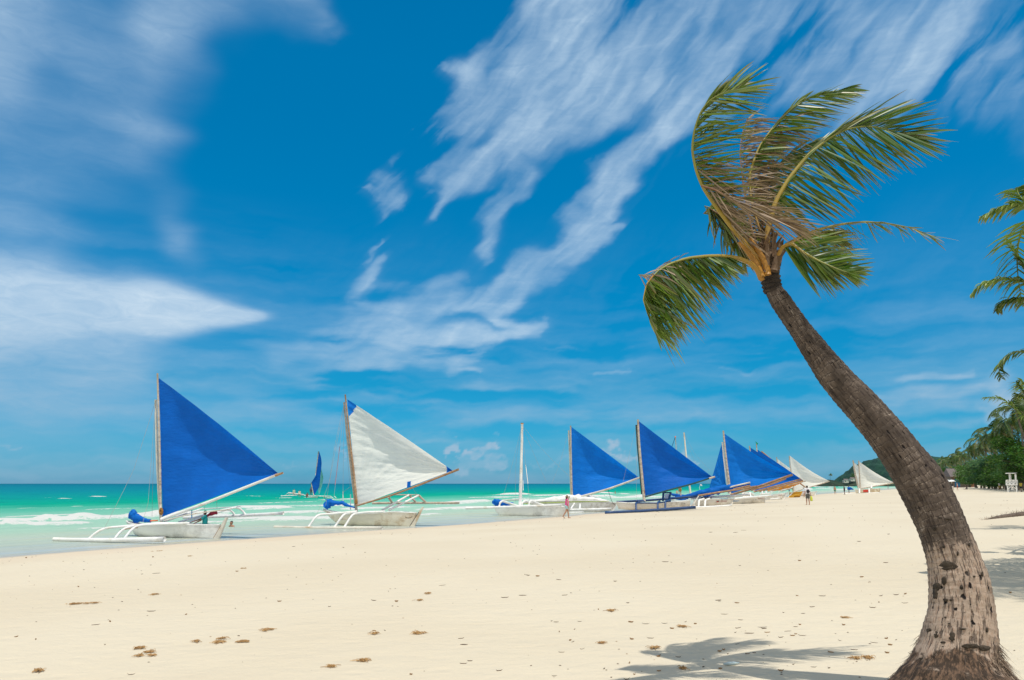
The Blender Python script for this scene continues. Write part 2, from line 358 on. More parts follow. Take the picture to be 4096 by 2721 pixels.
for i in range(26):    # fainter broken lines further along the surf zone
    px = rf.uniform(0, 2700); q = SEA(px, 2000); s = rf.choice([-16, -27, -38, -50, -60]); y = rf.uniform(45, 190)
    x = XS(y)+s/.86; L = rf.uniform(3, 10)
    FOAM.append((V((x, y, 0)), V((XS(y+L)+s/.86, y+L, 0)), rf.uniform(.4, 1.1), .15, rf.uniform(.4, .9)))
for i in range(46):    # whitecaps
    y = rf.uniform(90, 420); s = -rf.uniform(75, 420); x = XS(y)+s/.86; L = rf.uniform(.8, 2.2)
    FOAM.append((V((x, y, 0)), V((x+L, y+L*.6, 0)), rf.uniform(.35, .8), .2, rf.uniform(.7, 1.1)))
q = SEA(378, 1987); FOAM.append((q-V((1.0, 0, 0)), q+V((1.2, .2, 0)), .9, .4, 1.2))
q = SEA(213, 1993); FOAM.append((q-V((.4, 0, 0)), q+V((.4, .2, 0)), .6, .3, 1))
def build_sea():
    ts = [2.0]
    while ts[-1] < 30000: ts.append(ts[-1]+(.45 if ts[-1] < 110 else max(.45, (ts[-1]-90)*.028)))
    ss = [0.9]
    while ss[-1] > -30000: ss.append(ss[-1]-(.33 if ss[-1] > -75 else max(.33, (-ss[-1]-60)*.035)))
    b = MB(); rows = []; sv = []; fo = []
    for t in ts:
        near = [f for f in FOAM if min(f[0].y, f[1].y)-6 < t < max(f[0].y, f[1].y)+6]
        xs = XS(t); row = []
        for s in ss:
            x = xs+s/.86; z = 0.0; k = 0.0
            if s < -1:
                amp = min(1, (-s-1)/25)
                if -s < 900:
                    a = MN.noise(V((x*.05, t*.05, 1)))
                    z = amp*(.10*sin((s+6*a)*.55)+.06*MN.noise(V((s*.5, (t+x)*.16, 2)))+.07*MN.noise(V((s*.16, (x+t)*.05, 5))))
                for A, B, w, h, kk in near:
                    if abs(x-(A.x+B.x)/2) > abs(A.x-B.x)/2+w*2.5+1: continue
                    P = V((x, t, 0)); wob = 1.1*MN.noise(V((x*.3, t*.3, 9)))*w*.7
                    d = B-A; L2 = d.length_squared; hh = max(0, min(1, (P-A).dot(d)/L2))
                    r = (P-(A+d*hh)).length+wob*.5
                    e = 1-abs(hh-.5)*2; ww = w*(.55+.45*min(1, e*4))
                    q = max(0, 1-r/(ww*1.5))
                    k = max(k, q*kk*1.3); z += h*max(0, 1-(r/(ww*1.3))**2)**2*.35
            row.append(V((x, t, z+.003))); sv.append(log10(1+max(0, -s))/4 if s < 0 else 0.0); fo.append(float(k))
        rows.append(row)
    b.quadgrid(rows); b.at['deep'] = sv; b.at['foam'] = fo
    m, nt, out = newmat('sea_water')
    co = obj_co(nt); dq = nt.attr('deep').outputs['Fac']; fm = nt.attr('foam').outputs['Fac']
    wob = nt.math('MULTIPLY', nt.math('SUBTRACT', nt.noise(nt.scale(co, (.5, .5, 1)), .05, 5, .6), .5), .05)
    dq2 = nt.math('ADD', dq, wob)
    col = nt.ramp(dq2, SEAR)
    # along-shore streaks of stirred sand in the shallows and darker wave faces outside
    rt = nt.new('ShaderNodeVectorRotate', {'rotation_type': 'Z_AXIS'}, Vector=co); rt.inputs['Angle'].default_value = radians(-58)
    stk = nt.noise(nt.scale(rt.outputs[0], (.04, .5, 1)), 1.0, 6, .6, .3)
    ch = nt.noise(nt.scale(rt.outputs[0], (.12, .55, 1)), 1.0, 6, .7)
    col = nt.mix(nt.math('MULTIPLY', nt.sstep(stk, .5, .64), nt.sstep(dq2, .33, .2, 0, .6)), col, (.52, .49, .34))
    col = nt.mix(nt.math('MULTIPLY', nt.sstep(ch, .50, .70), nt.sstep(dq2, .38, .5, .16, .45)), col, (.0, .115, .17))
    col = nt.mix(nt.math('MULTIPLY', nt.sstep(ch, .46, .30), nt.sstep(dq2, .3, .5, 0, .25)), col, (.02, .34, .25))
    stk2 = nt.noise(nt.scale(nt.vm('ADD', rt.outputs[0], (37, 11, 0)), (.03, .65, 1)), 1.0, 6, .6, .3)
    col = nt.mix(nt.math('MULTIPLY', nt.sstep(stk2, .52, .60), nt.sstep(dq2, .30, .16, 0, .55)), col, (.44, .52, .55))  # pale blue-grey streaks paint sky reflections on the thin swash film
    fn = nt.noise(co, 1.6, 6, .72); fn2 = nt.noise(nt.scale(rt.outputs[0], (.35, 1.1, 1)), 1.5, 6, .75)
    fl = nt.math('SUBTRACT', nt.math('MULTIPLY', nt.math('ADD', fm, nt.math('ADD', nt.sstep(fn, .3, .75, -.36, .36), nt.sstep(nt.noise(nt.scale(rt.outputs[0], (.9, 2.4, 1)), 2.2, 5, .75), .35, .7, -.3, .26))), 1.0), nt.math('MULTIPLY', fn2, .42))
    ff = nt.math('MULTIPLY', nt.sstep(fl, .02, .26), nt.sstep(fm, .0, .12))
    lace = nt.math('MULTIPLY', nt.sstep(fn2, .62, .72, 0, .45), nt.math('MULTIPLY', nt.sstep(dq2, .20, .33), nt.sstep(dq2, .47, .42)))
    ff = nt.math('MAXIMUM', ff, lace)
    col = nt.mix(ff, col, (.60, .61, .585))
    dif = nt.new('ShaderNodeBsdfDiffuse', None, Color=col, Roughness=.3)
    hgt = nt.math('ADD', nt.math('MULTIPLY', nt.noise(nt.scale(rt.outputs[0], (.5, 1.3, 1)), 1.0, 7, .7), 1.0), nt.math('MULTIPLY', nt.noise(co, 4, 4, .6), .12))
    bm = nt.new('ShaderNodeBump', None, Height=hgt, Strength=.7, Distance=.35); nt.l.new(bm.outputs[0], dif.inputs['Normal'])
    bm2 = nt.new('ShaderNodeBump', None, Height=hgt, Strength=nt.sstep(dq, .1, .3, .08, .7), Distance=.3)
    gl = nt.new('ShaderNodeBsdfGlossy', None, Roughness=nt.sstep(dq, .05, .4, .12, .3)); nt.l.new(bm2.outputs[0], gl.inputs['Normal'])
    gf = nt.math('MULTIPLY', nt.sstep(dq, .0, .36, .34, .045), nt.math('SUBTRACT', 1.0, ff))
    mx = nt.new('ShaderNodeMixShader', None, i0=gf, i1=dif.outputs[0], i2=gl.outputs[0])
    nt.l.new(mx.outputs[0], out.inputs[0])
    tag(b.build('sea', m), kind='structure')
build_sea()
# ================================================================ materials for the boats
WP = mat('white_paint', (.84, .835, .80), .45, .16, 2.0, .05, None, (.62, .57, .47))
WPD = mat('weathered_white_paint', (.72, .68, .58), .55, .22, 1.3, .08, None, (.52, .40, .26))
HULL1 = mat('hull_white', (.86, .85, .80), .40, .10, .8, .03, None, (.60, .58, .53))
HULL2 = mat('hull_cream', (.80, .74, .60), .5, .16, .7, .04, None, (.50, .36, .20))
HULL3 = mat('hull_grey_white', (.74, .72, .67), .5, .14, .9, .03, None, (.46, .42, .36))
BAM = mat('bamboo', (.40, .24, .13), .55, .35, 3.0, .2, 12, (.52, .38, .24), stretch=(1, 1, 2))
BAML = mat('pale_bamboo', (.58, .50, .40), .55, .30, 3.0, .2, 12, (.36, .27, .19), stretch=(1, 1, 2))
NAVY = mat('navy_paint', (.025, .07, .19), .4, .3, 2.0)
DGRN = mat('dark_green_paint', (.02, .09, .10), .4, .3, 2.0)
ROPE = mat('rope', (.35, .33, .30), .9, .2); ROPER = mat('red_rope', (.40, .04, .08), .9, .2); ROPEB = mat('blue_rope', (.02, .18, .36), .9, .2)
COIL = mat('coiled_rope', (.42, .20, .05), .9, .4, 20, .5)
REDC = mat('red_cloth', (.36, .02, .05), .8, .3, 6, .3); ORC = mat('orange_cloth', (.80, .18, .06), .8, .2)
YEL = mat('yellow_paint', (.72, .40, .04), .5, .2, 2, .05, None, (.55, .26, .03)); REDP = mat('red_paint', (.65, .05, .03), .5, .2)
LETT = mat('faded_lettering', (.40, .22, .20), .7, .2); LETB = mat('blue_stripe', (.05, .22, .45), .6, .2); DARK = mat('dark_grime', (.05, .05, .05), .7, .2)
LIME = mat('yellow_green_stripe', (.42, .50, .10), .6, .2)
def cloth(name, c, tr=.3, var=.12, seam=None):
    m, nt, out = newmat(name); co = obj_co(nt)
    n = nt.noise(co, .8, 4); col = nt.mix(nt.sstep(n, .35, .65), tuple(x*(1-var) for x in c), c)
    w = nt.new('ShaderNodeTexWave', {'wave_type': 'BANDS', 'bands_direction': 'Z'}, Vector=co, Scale=.42, Distortion=.6)
    w.inputs['Detail'].default_value = 1
    col = nt.mix(nt.sstep(w.outputs['Fac'], .03, .0, 0, .12), col, tuple(x*.55 for x in c))
    hh = nt.math('ADD', nt.noise(nt.scale(co, (1, 1, 3.2)), 2.3, 5, .6), nt.math('MULTIPLY', nt.noise(co, 14, 3), .12))
    bm = nt.new('ShaderNodeBump', None, Height=hh, Strength=.45, Distance=.08)
    d = nt.new('ShaderNodeBsdfPrincipled', None, Base_Color=col, Roughness=.6); d.inputs['Specular IOR Level'].default_value = .25; nt.l.new(bm.outputs[0], d.inputs['Normal'])
    t = nt.new('ShaderNodeBsdfTranslucent', None, Color=col); nt.l.new(bm.outputs[0], t.inputs['Normal'])
    mx = nt.new('ShaderNodeMixShader', None, i0=tr, i1=d.outputs[0], i2=t.outputs[0]); nt.l.new(mx.outputs[0], out.inputs[0]); return m
SBLUE = cloth('blue_sailcloth', (.0, .142, .60), .38)
SBLUE2 = cloth('blue_sailcloth_bright', (.0, .20, .72), .38)
SWHITE = cloth('white_sailcloth', (.88, .88, .82), .42, .05)
SGREEN = cloth('pale_green_sailcloth', (.24, .55, .50), .4)
SORANGE = cloth('orange_sailcloth', (.95, .48, .10), .3)

class Boat:
    """frame of one boat: a vertical plane through its keel; photo pixels are read off onto it and onto planes beside it"""
    def __init__(s, label, base, ang, group='outrigger sailing boats along the beach', z=None, name='outrigger_sailboat', Y=None):
        p = G(*base) if Y is None else W(base[0], base[1], Y)
        s.o = p; a = radians(ang); s.f = V((cos(a), sin(a), 0)); s.n = V((sin(a), -cos(a), 0))
        s.t = thing(name, label, 'sailboat', p, group)
    def q(s, px, py, off=0.0):
        d = ray(px, py); k = (off-(CAM-s.o).dot(s.n))/d.dot(s.n); return CAM+d*k
    def pts(s, l, off=0.0, K=None):
        r = []
        for e in l:
            x, y = K(e[0], e[1]) if K else e[:2]
            r.append(s.q(x, y, e[2] if len(e) > 2 else off))
        return r
def cro(x0, y0, sc): return lambda x, y: (x0+x/sc, y0+y/sc)
def resample(pts, n):
    L = [0]
    for a, b in zip(pts, pts[1:]): L.append(L[-1]+(b-a).length)
    out = []
    for i in range(n):
        d = L[-1]*i/(n-1); k = 0
        while k < len(L)-2 and L[k+1] < d: k += 1
        out.append(pts[k].lerp(pts[k+1], (d-L[k])/max(1e-9, L[k+1]-L[k])))
    return out
def smoothpts(pts, n=12):
    pts = resample(pts, n)
    for _ in range(1): pts = [pts[0]]+[(a+b*2+c)/4 for a, b, c in zip(pts, pts[1:], pts[2:])]+[pts[-1]]
    return pts
def hull(B, top, bot, w, m, K=None, name='hull', rim=WP, deck=WP):
    T = resample(B.pts(top, 0, K), 19); Bt = resample(B.pts(bot, 0, K), 19)
    b = MB(); rows = []; rim1 = []; rim2 = []
    for i in range(19):
        u = i/18; wt = w*(1-abs(2*u-1)**2.6)**.75*.5+.03; wb = wt*.55
        t, bb = T[i], Bt[i]
        rows.append([t+B.n*wt, t*.45+bb*.55+B.n*(wt*.86+.01), bb+B.n*wb, bb-V((0, 0, .05)), bb-B.n*wb, t*.45+bb*.55-B.n*(wt*.86+.01), t-B.n*wt])
        rim1.append(t+B.n*wt); rim2.append(t-B.n*wt)
    b.quadgrid(rows); b.poly(rows[0]); b.poly(list(reversed(rows[-1])))
    h = b.build(name, m, B.t)
    dk = MB(); dk.quadgrid([[p-V((0, 0, .10)) for p in (r1, (r1+r2)/2+V((0, 0, .02)), r2)] for r1, r2 in zip(rim1, rim2)]); dk.build('deck', deck, h)
    gw = MB(); gw.tube(rim1, .028, 6); gw.tube(rim2, .028, 6); gw.build('gunwale', rim, h)
    return h
def spar(B, l, r0, r1=None, m=BAM, off=0.0, K=None, name='spar', n=10, parent=None, sm=True):
    p = B.pts(l, off, K); p = smoothpts(p, max(n, len(p))) if len(p) > 2 and sm else resample(p, n) if len(p) == 2 else p
    r1 = r1 or r0; b = MB(); k = len(p)
    rr = [r0+(r1-r0)*i/(k-1) for i in range(k)]
    b.tube(p, rr, 8); L = sum((a-c).length for a, c in zip(p, p[1:]))
    if m in (BAM, BAML) and L > 1.5:              # bamboo nodes
        kk = int(L/.45); pp = resample(p, max(3, kk*1+1))
        for i in range(1, len(pp)-1):
            t = (pp[i+1]-pp[i-1]).normalized(); rj = (r0+(r1-r0)*i/len(pp))*1.16
            b.tube([pp[i]-t*.015, pp[i]+t*.015], rj, 8)
    return b.build(name, m, parent or B.t)
def sail(B, peak, tack, clew, m, belly=.5, K=None, off=.06, name='sail', regions=None, wr=.02, roach=0, n=(44, 40), parent=None, seed=0):
    A, T, C = B.pts([peak, tack, clew], off, K); L = (A-C).length
    nu, nv = n; P = []
    for i in range(nu+1):
        u = i/nu; row = []
        for j in range(nv+1):
            v = j/nv; p = (A.lerp(T, v))*(1-u)+C*u
            prof = (sin(pi*min(1, v*1.0))**.8)*((4*u*(1-u))**.85*.75+.25*sin(pi*u)*(1-v)) if 0 < v < 1 else 0
            leech = (1-v)**3*sin(pi*u)*.28
            d = -belly*(prof+leech)
            fan = v*9+seed; e = min(1, 4*v*(1-v)+.1)*min(1, u*4+.15)
            d += wr*e*(MN.noise(V((u*2.2, fan*1.1, seed)))*1.6+MN.noise(V((u*5, fan*3, seed+5)))*.7)
            ang = atan2((1-v), u+.02)*7; rad = sqrt(u*u+(1-v)**2)
            d += wr*1.2*MN.noise(V((ang*1.5, rad*2.5, seed+9)))*min(1, rad*2)*(1-u)
            d += wr*.8*MN.noise(V((v*26, u*3.5, seed+2)))*max(0, 1-u*4.5)
            sag = V((0, 0, 0))
            if roach: sag = (T-A).normalized()*(roach*sin(pi*u)*(1-v))
            row.append(p+B.n*d+sag)
        P.append(row)
    def mesh(test):
        b = MB(); idx = {}
        for i in range(nu):
            for j in range(nv):
                if not test((i+.5)/nu, (j+.5)/nv): continue
                f = []
                for a, c in ((i, j), (i+1, j), (i+1, j+1), (i, j+1)):
                    if (a, c) not in idx: idx[(a, c)] = len(b.v); b.v.append(P[a][c])
                    f.append(idx[(a, c)])
                b.f.append(tuple(f)); b.mi.append(0)
        return b
    regs = regions or []
    s = mesh(lambda u, v: not any(t(u, v) for _, _, t in regs)).build(name, m, parent or B.t)
    for nm, mm, t in regs: mesh(t).build(nm, mm, s)
    return s, P
def legs(B, l, r, m, K=None, name='outrigger_arm', n=15):
    for e in l: spar(B, e, r*1.1, r, m, 0, K, name, n)
def ropes(B, l, m=ROPE, r=.007, K=None, name='stay_rope'):
    for e in l:
        b = MB(); p = B.pts(e, 0, K); p = resample(p, 7)
        sag = (p[0]-p[-1]).length*.012
        p = [q-V((0, 0, sag*4*(i/6)*(1-i/6))) for i, q in enumerate(p)]
        b.tube(p, r, 5); b.build(name, m, B.t)
def bundle(B, l, radii, m, K=None, name='furled_jib', lumps=None, off=0, seed=1):
    p = B.pts(l, off, K); b = MB(); k = 26; pp = resample(p, k)
    rr = []
    for i in range(k):
        u = i/(k-1)*(len(radii)-1); a = int(min(len(radii)-2, u)); rr.append(radii[a]+(radii[a+1]-radii[a])*(u-a))
    base = b.tube(pp, rr, 14)
    for i in range(len(b.v)):
        q = b.v[i]; c = pp[min(k-1, i//14)]; d = q-c
        f = 1+.45*MN.noise(q*4.0+V((seed, 0, 0)))+.3*MN.noise(q*11+V((seed, 3, 0)))
        b.v[i] = c+d*f
    return b.build(name, m, B.t)
def hoop(B, c, rx, ry, th, m, K=None, name='rope_coil', off=.1):
    C = B.pts([c], off, K)[0]; b = MB()
    for k in range(5):
        o = B.n*(.012*(k-2)); s = 1-.06*k*(-1)**k
        pts = [C+o+B.f*(rx*s*cos(2*pi*i/18))+V((0, 0, ry*s*sin(2*pi*i/18)+.01*k)) for i in range(19)]
        b.tube(pts, th, 6, cap=False)
    return b.build(name, m, B.t)
def plank(B, l, w, m, K=None, name='stern_post', off=0):
    p = B.pts(l, off, K); b = MB(); n = len(p)
    a = [q+B.n*w/2 for q in p]; c = [q-B.n*w/2 for q in p]
    b.poly(a); b.poly(list(reversed(c)))
    for i in range(n): b.poly([a[i], c[i], c[(i+1) % n], a[(i+1) % n]])
    return b.build(name, m, B.t, smooth=False)
def mark(B, l, m, K, w, name='lettering', th=.004):     # thin painted marks on the hull side facing the beach
    b = MB()
    for q in l:
        p = B.pts(q, w/2+.03, K); b.poly(p); b.poly([x+B.n*-th for x in reversed(p)])
    return b.build(name, m, B.t, smooth=False)
# ---------------------------------------------------------------- boat 1: blue sail at the left
K1 = cro(150, 1450, 2.0905)
B = Boat('white outrigger sailboat at far left, tall blue sail, person in teal aboard', (700, 2150), -18)
h1 = hull(B, [(745, 1325), (800, 1344), (900, 1357), (1150, 1352), (1300, 1352), (1530, 1360)], [(815, 1432), (870, 1452), (1000, 1458), (1200, 1463), (1400, 1467), (1500, 1468)], .75, HULL1, K1)
plank(B, [(1475, 1482), (1518, 1482), (1590, 1297), (1576, 1295)], .12, WPD, K1)
spar(B, [(1003, 92), (1012, 400), (1022, 750), (1030, 1255)], .048, .062, BAML, .05, K1, 'luff_spar', 14)
spar(B, [(988, 312), (1000, 800), (1022, 1180), (1038, 1345)], .06, .085, WPD, -.12, K1, 'mast', 12)
spar(B, [(1036, 1312), (1400, 1180), (1995, 943)], .085, .06, WP, .06, K1, 'boom', 12)
spar(B, [(1990, 945), (2052, 924)], .07, .05, BAM, .06, K1, 'boom_tip', 4)
sail(B, (1014, 130), (1046, 1290), (2010, 927), SBLUE, .75, K1, .0, wr=.035, seed=1)
hoop(B, (1034, 1250), .08, .13, .03, COIL, K1)
bundle(B, [(775, 1305), (795, 1262), (800, 1290), (830, 1303), (945, 1326)], [.12, .20, .19, .10, .08], SBLUE2, K1)
bundle(B, [(790, 1240), (812, 1258), (815, 1275)], [.08, .13, .1], SBLUE2, K1, 'furled_jib_fold', seed=4)
spar(B, [(940, 1325), (1005, 1322)], .035, .03, ORC, 0, K1, 'orange_tie', 4)
spar(B, [(135, 1478, 3.6), (260, 1483, 3.6), (640, 1487, 3.6), (1062, 1478, 3.6)], .085, .115, WP, 3.6, K1, 'outrigger_float', 14)
legs(B, [[(1130, 1350, .3), (830, 1362, 1.6), (545, 1386, 3.3), (480, 1425, 3.5), (425, 1480, 3.6)], [(1240, 1348, .3), (1000, 1345, .9), (760, 1372, 2.0), (700, 1405, 2.5), (638, 1482, 3.6)], [(1270, 1345, .3), (1030, 1352, 1.0), (830, 1362, 2.0), (775, 1410, 2.6), (720, 1480, 3.6)]], .055, WP, K1)
spar(B, [(690, 1400, 2.4), (840, 1382, 2.2)], .02, .02, BAM, 2.3, K1, 'tie_rod', 4)
spar(B, [(1220, 1298, -3.0), (1620, 1285, -3.0), (2056, 1262, -3.0)], .07, .09, WP, -3.0, K1, 'outrigger_float', 12)
legs(B, [[(1250, 1342, -.2), (1480, 1262, -1.6), (1660, 1208, -2.6), (1705, 1222, -2.9), (1740, 1275, -3.0)], [(1180, 1338, -.2), (1400, 1275, -1.4), (1590, 1222, -2.6), (1630, 1240, -2.9), (1655, 1284, -3.0)], [(1060, 1330, -.2), (1250, 1265, -1.4), (1380, 1222, -2.6)]], .05, WP, K1)
spar(B, [(1370, 1226, -2.6), (1700, 1206, -2.6)], .025, .025, WP, -2.6, K1, 'rail', 4)
spar(B, [(1060, 1322, .1), (1300, 1262, .1), (1600, 1230, .1)], .03, .03, WPD, .1, K1, 'paddle_pole', 5)
ropes(B, [[(988, 320, 0), (925, 1180, 1.2), (880, 1340, 1.6)], [(988, 320, 0), (960, 1150, -1), (958, 1290, -1.2)], [(988, 320, 0), (800, 900, 1.2), (560, 1385, 3.3)], [(1400, 1190, 0), (1395, 1235, 0)], [(1498, 1150, 0), (1500, 1220, -.5)]], K=K1)
spar(B, [(1290, 1235), (1290, 1300)], .02, .03, ROPEB, .1, K1, 'sheet_rope', 5)
bundle(B, [(1415, 1285), (1455, 1262), (1497, 1258)], [.05, .11, .07], REDC, K1, 'red_cloth', off=-.3, seed=3)
mark(B, [[(985, 1452), (1100, 1460), (1105, 1464), (990, 1456)]], DARK, K1, .5, 'waterline_grime')
spar(B, [(1470, 1470, .2), (1530, 1368, .2)], .012, .012, BAM, .2, K1, 'rudder_rope', 4)
B1 = B
# ---------------------------------------------------------------- boat 2: cream hull, white sail
K2 = cro(1050, 1500, 2.4118)
B = Boat('cream outrigger sailboat with a wrinkled white sail, blue corners, bamboo spars', (1500, 2103), -14)
hull(B, [(580, 1296), (690, 1322), (900, 1338), (1150, 1332), (1250, 1318), (1490, 1330)], [(655, 1372), (735, 1440), (850, 1448), (1100, 1452), (1300, 1454), (1440, 1456)], .8, HULL2, K2)
plank(B, [(1413, 1466), (1466, 1466), (1556, 1272), (1540, 1275)], .12, HULL2, K2)
spar(B, [(798, 190), (822, 420), (850, 690), (882, 960), (908, 1255)], .05, .085, BAM, .06, K2, 'luff_spar', 16)
spar(B, [(787, 264), (815, 560), (860, 950), (908, 1325)], .06, .095, BAML, -.13, K2, 'mast', 14)
spar(B, [(912, 1262), (1240, 1164), (1520, 1058), (1893, 911)], .055, .075, BAM, .06, K2, 'boom', 16)
sail(B, (820, 236), (918, 1262), (1832, 922), SWHITE, .85, K2, 0, wr=.075, seed=7, n=(110, 70), regions=[
    ('corner_panel', SBLUE2, lambda u, v: u/.09+v/.172 < 1), ('corner_panel', SBLUE2, lambda u, v: u > .935)])
pt = MB(); pp = B.pts([(1397, 1031), (1431, 1025), (1428, 1080), (1393, 1089)], .12, K2); pt.poly(pp); pt.poly([p-B.n*.008 for p in reversed(pp)]); pt.build('sail_patch', SBLUE2, B.t)
hoop(B, (903, 1228), .06, .13, .034, COIL, K2)
bundle(B, [(606, 1270), (640, 1235), (690, 1236), (770, 1236), (820, 1262), (888, 1278)], [.24, .22, .10, .13, .08, .05], SBLUE2, K2, seed=8)
bundle(B, [(610, 1200), (650, 1225), (640, 1245)], [.05, .12, .1], SBLUE2, K2, 'furled_jib_fold', seed=14)
spar(B, [(112, 1466, 3.7), (445, 1476, 3.7), (800, 1479, 3.7), (1155, 1480, 3.7)], .075, .115, WPD, 3.7, K2, 'outrigger_float', 14)
legs(B, [[(910, 1318, .3), (700, 1338, 1.7), (525, 1350, 3.3), (440, 1474, 3.7)], [(900, 1325, .3), (840, 1335, 1.8), (780, 1346, 3.3), (692, 1474, 3.7)], [(1180, 1320, .3), (1010, 1325, 1.2), (868, 1342, 3.3), (785, 1477, 3.7)]], .065, WP, K2)
for f in (1386, 1396): spar(B, [(732, f, 3.5), (842, f-4, 2.9)], .018, .018, BAML, 2.9, K2, 'tie_rod', 4)
spar(B, [(1060, 1238, -3), (1480, 1235, -3), (1898, 1236, -3)], .08, .07, BAML, -3, K2, 'outrigger_float', 12)
legs(B, [[(1150, 1308, -.2), (1415, 1158, -2.6)], [(1220, 1305, -.2), (1505, 1162, -2.6)]], .065, WP, K2)
legs(B, [[(1415, 1158, -2.6), (1480, 1230, -3)], [(1505, 1160, -2.6), (1575, 1230, -3)], [(1215, 1178, -2.4), (1252, 1236, -3)]], .07, BAML, K2)
spar(B, [(1280, 1156, -2.6), (1505, 1158, -2.6)], .04, .04, BAML, -2.6, K2, 'rail', 4)
for x, y in ((777, 1125), (850, 1152)): spar(B, [(x, y, -.4), (x-1, y+150, -.4)], .03, .03, WP, -.4, K2, 'post', 4)
ropes(B, [[(787, 290, 0), (640, 1050, 1.8), (522, 1348, 3.3)], [(787, 300, 0), (745, 700, 1), (690, 1170, 2)], [(787, 300, 0), (778, 1000, -.5), (777, 1130, -.5)], [(787, 320, 0), (830, 900, -.8), (852, 1150, -1)], [(787, 280, 0), (700, 650, 1.4), (610, 1260, 1.0)], [(1390, 1115, .1), (1415, 1158, -2.6)], [(1450, 1090, .1), (1500, 1160, -2.6)], [(860, 1068, 0), (780, 1130, -.4)]], K=K2)
ropes(B, [[(745, 690, 1), (720, 900, 1.3), (700, 1060, 1.6)]], ROPER, .013, K2)
mark(B, [[(1415, 1462), (1505, 1322), (1509, 1326), (1420, 1466)]], DARK, K2, .45, 'rudder_seam')
mark(B, [[(1372, 1372), (1400, 1384), (1430, 1380), (1448, 1366), (1444, 1364), (1428, 1376), (1402, 1379), (1375, 1368)]], DARK, K2, .75, 'hull_scratch')
mark(B, [[(620, 1322), (652, 1326), (652, 1332), (622, 1328)]], LETT, K2, .45, 'bow_lettering')
# ---------------------------------------------------------------- boat 0: under way offshore
B = Boat('blue-sailed outrigger boat with a pale green stripe under way offshore, crew aboard', (1270, 1992), -20)
K0 = K2; B.o.z = 0
hull(B, [(375, 1186), (430, 1182), (545, 1162)], [(395, 1197), (450, 1197), (530, 1186)], .8, HULL1, K0)
spar(B, [(245, 1140, .4), (410, 1165, 0), (545, 1170, 0), (662, 1172, -.4)], .09, .09, WP, 0, K0, 'crossbeam', 8)
spar(B, [(250, 1136, .4), (300, 1142, .4), (400, 1156, .2)], .08, .08, WP, .3, K0, 'platform_edge', 5)
spar(B, [(178, 1169, .6), (330, 1162, .6)], .09, .09, WP, .6, K0, 'outrigger_float', 6)
spar(B, [(590, 1180, -.3), (722, 1196, -.3)], .08, .07, WP, -.3, K0, 'outrigger_float', 6)
legs(B, [[(262, 1138), (235, 1148), (220, 1168)], [(290, 1141), (262, 1152), (250, 1166)], [(655, 1172), (672, 1180), (680, 1194)], [(690, 1170), (705, 1180), (715, 1196)]], .05, WP, K0)
spar(B, [(540, 738), (528, 850), (514, 968)], .10, .12, BAML, -.15, K0, 'mast', 8)
spar(B, [(469, 1040), (480, 1100), (494, 1162)], .09, .09, BAML, .1, K0, 'boom', 6)
def panel(B, left, right, m, name, K, bel=.3):
    l = resample(B.pts(left, 0, K), 22); r = resample(B.pts(right, 0, K), 22); b = MB()
    b.quadgrid([[a.lerp(c, j/8)-B.n*bel*sin(pi*j/8)*sin(pi*i/21) for j in range(9)] for i, (a, c) in enumerate(zip(l, r))]); return b.build(name, m, B.t)
panel(B, [(545, 733), (530, 860), (512, 975), (470, 1040), (494, 1162)], [(546, 735), (566, 800), (571, 850), (566, 920), (548, 1080), (496, 1163)], SBLUE, 'sail', K0)
panel(B, [(566, 908), (552, 1040), (537, 1110), (545, 1150)], [(568, 912), (588, 985), (575, 1070), (548, 1152)], SGREEN, 'sail_panel', K0)
BO = B
# ---------------------------------------------------------------- boat 3: bare white mast
K3 = cro(1800, 1650, 3.3357)
B = Boat('white outrigger boat with a bare white mast, no sail set, beside the person in pink', (2130, 2064), -20)
hull(B, [(580, 1246), (650, 1266), (900, 1266), (1200, 1264), (1480, 1258), (1562, 1262)], [(600, 1292), (655, 1374), (800, 1384), (1100, 1386), (1400, 1386), (1532, 1386)], .8, HULL1, K3)
spar(B, [(962, 148), (958, 400), (948, 800), (936, 1242)], .095, .14, WP, 0, K3, 'mast', 12)
mk = MB(); mk.tube([B.q(*K3(962, 140)), B.q(*K3(962, 158))], .13, 8); mk.build('mast_cap', BAM, B.t)
spar(B, [(210, 1278, 2.6), (800, 1262, 2.6), (1494, 1238, 2.6)], .10, .10, WP, 2.6, K3, 'outrigger_float', 12)
legs(B, [[(905, 1250, .3), (780, 1210, 1.2), (700, 1182, 2.1), (672, 1192, 2.4), (650, 1272, 2.6)], [(1215, 1240, .3), (1100, 1210, 1.2), (1000, 1182, 2.1), (975, 1192, 2.4), (946, 1266, 2.6)], [(1245, 1238, .3), (1150, 1210, 1.2), (1085, 1180, 2.1), (1062, 1190, 2.4), (1045, 1262, 2.6)]], .085, WP, K3)
spar(B, [(700, 1172, -1.5), (930, 1166, -1.5)], .05, .05, WPD, -1.5, K3, 'rail', 4)
spar(B, [(1480, 1218, 2.6), (1474, 1260, 2.6)], .07, .07, WP, 2.6, K3, 'float_post', 4)
bundle(B, [(590, 1225), (606, 1195), (640, 1200), (760, 1216), (845, 1216)], [.22, .32, .20, .16, .06], SBLUE2, K3, seed=21)
ropes(B, [[(960, 170, 0), (800, 800, 1.3), (692, 1178, 2.1)], [(960, 170, 0), (970, 800, .8), (976, 1170, 2.1)], [(962, 170, 0), (1020, 800, 1), (1062, 1170, 2.1)], [(965, 175, 0), (1300, 560, 0), (1600, 860, 0)], [(965, 175, 0), (1150, 620, -.8), (1290, 930, -1.5)], [(960, 180, 0), (880, 600, -.5), (870, 1200, -.5)]], K=K3)
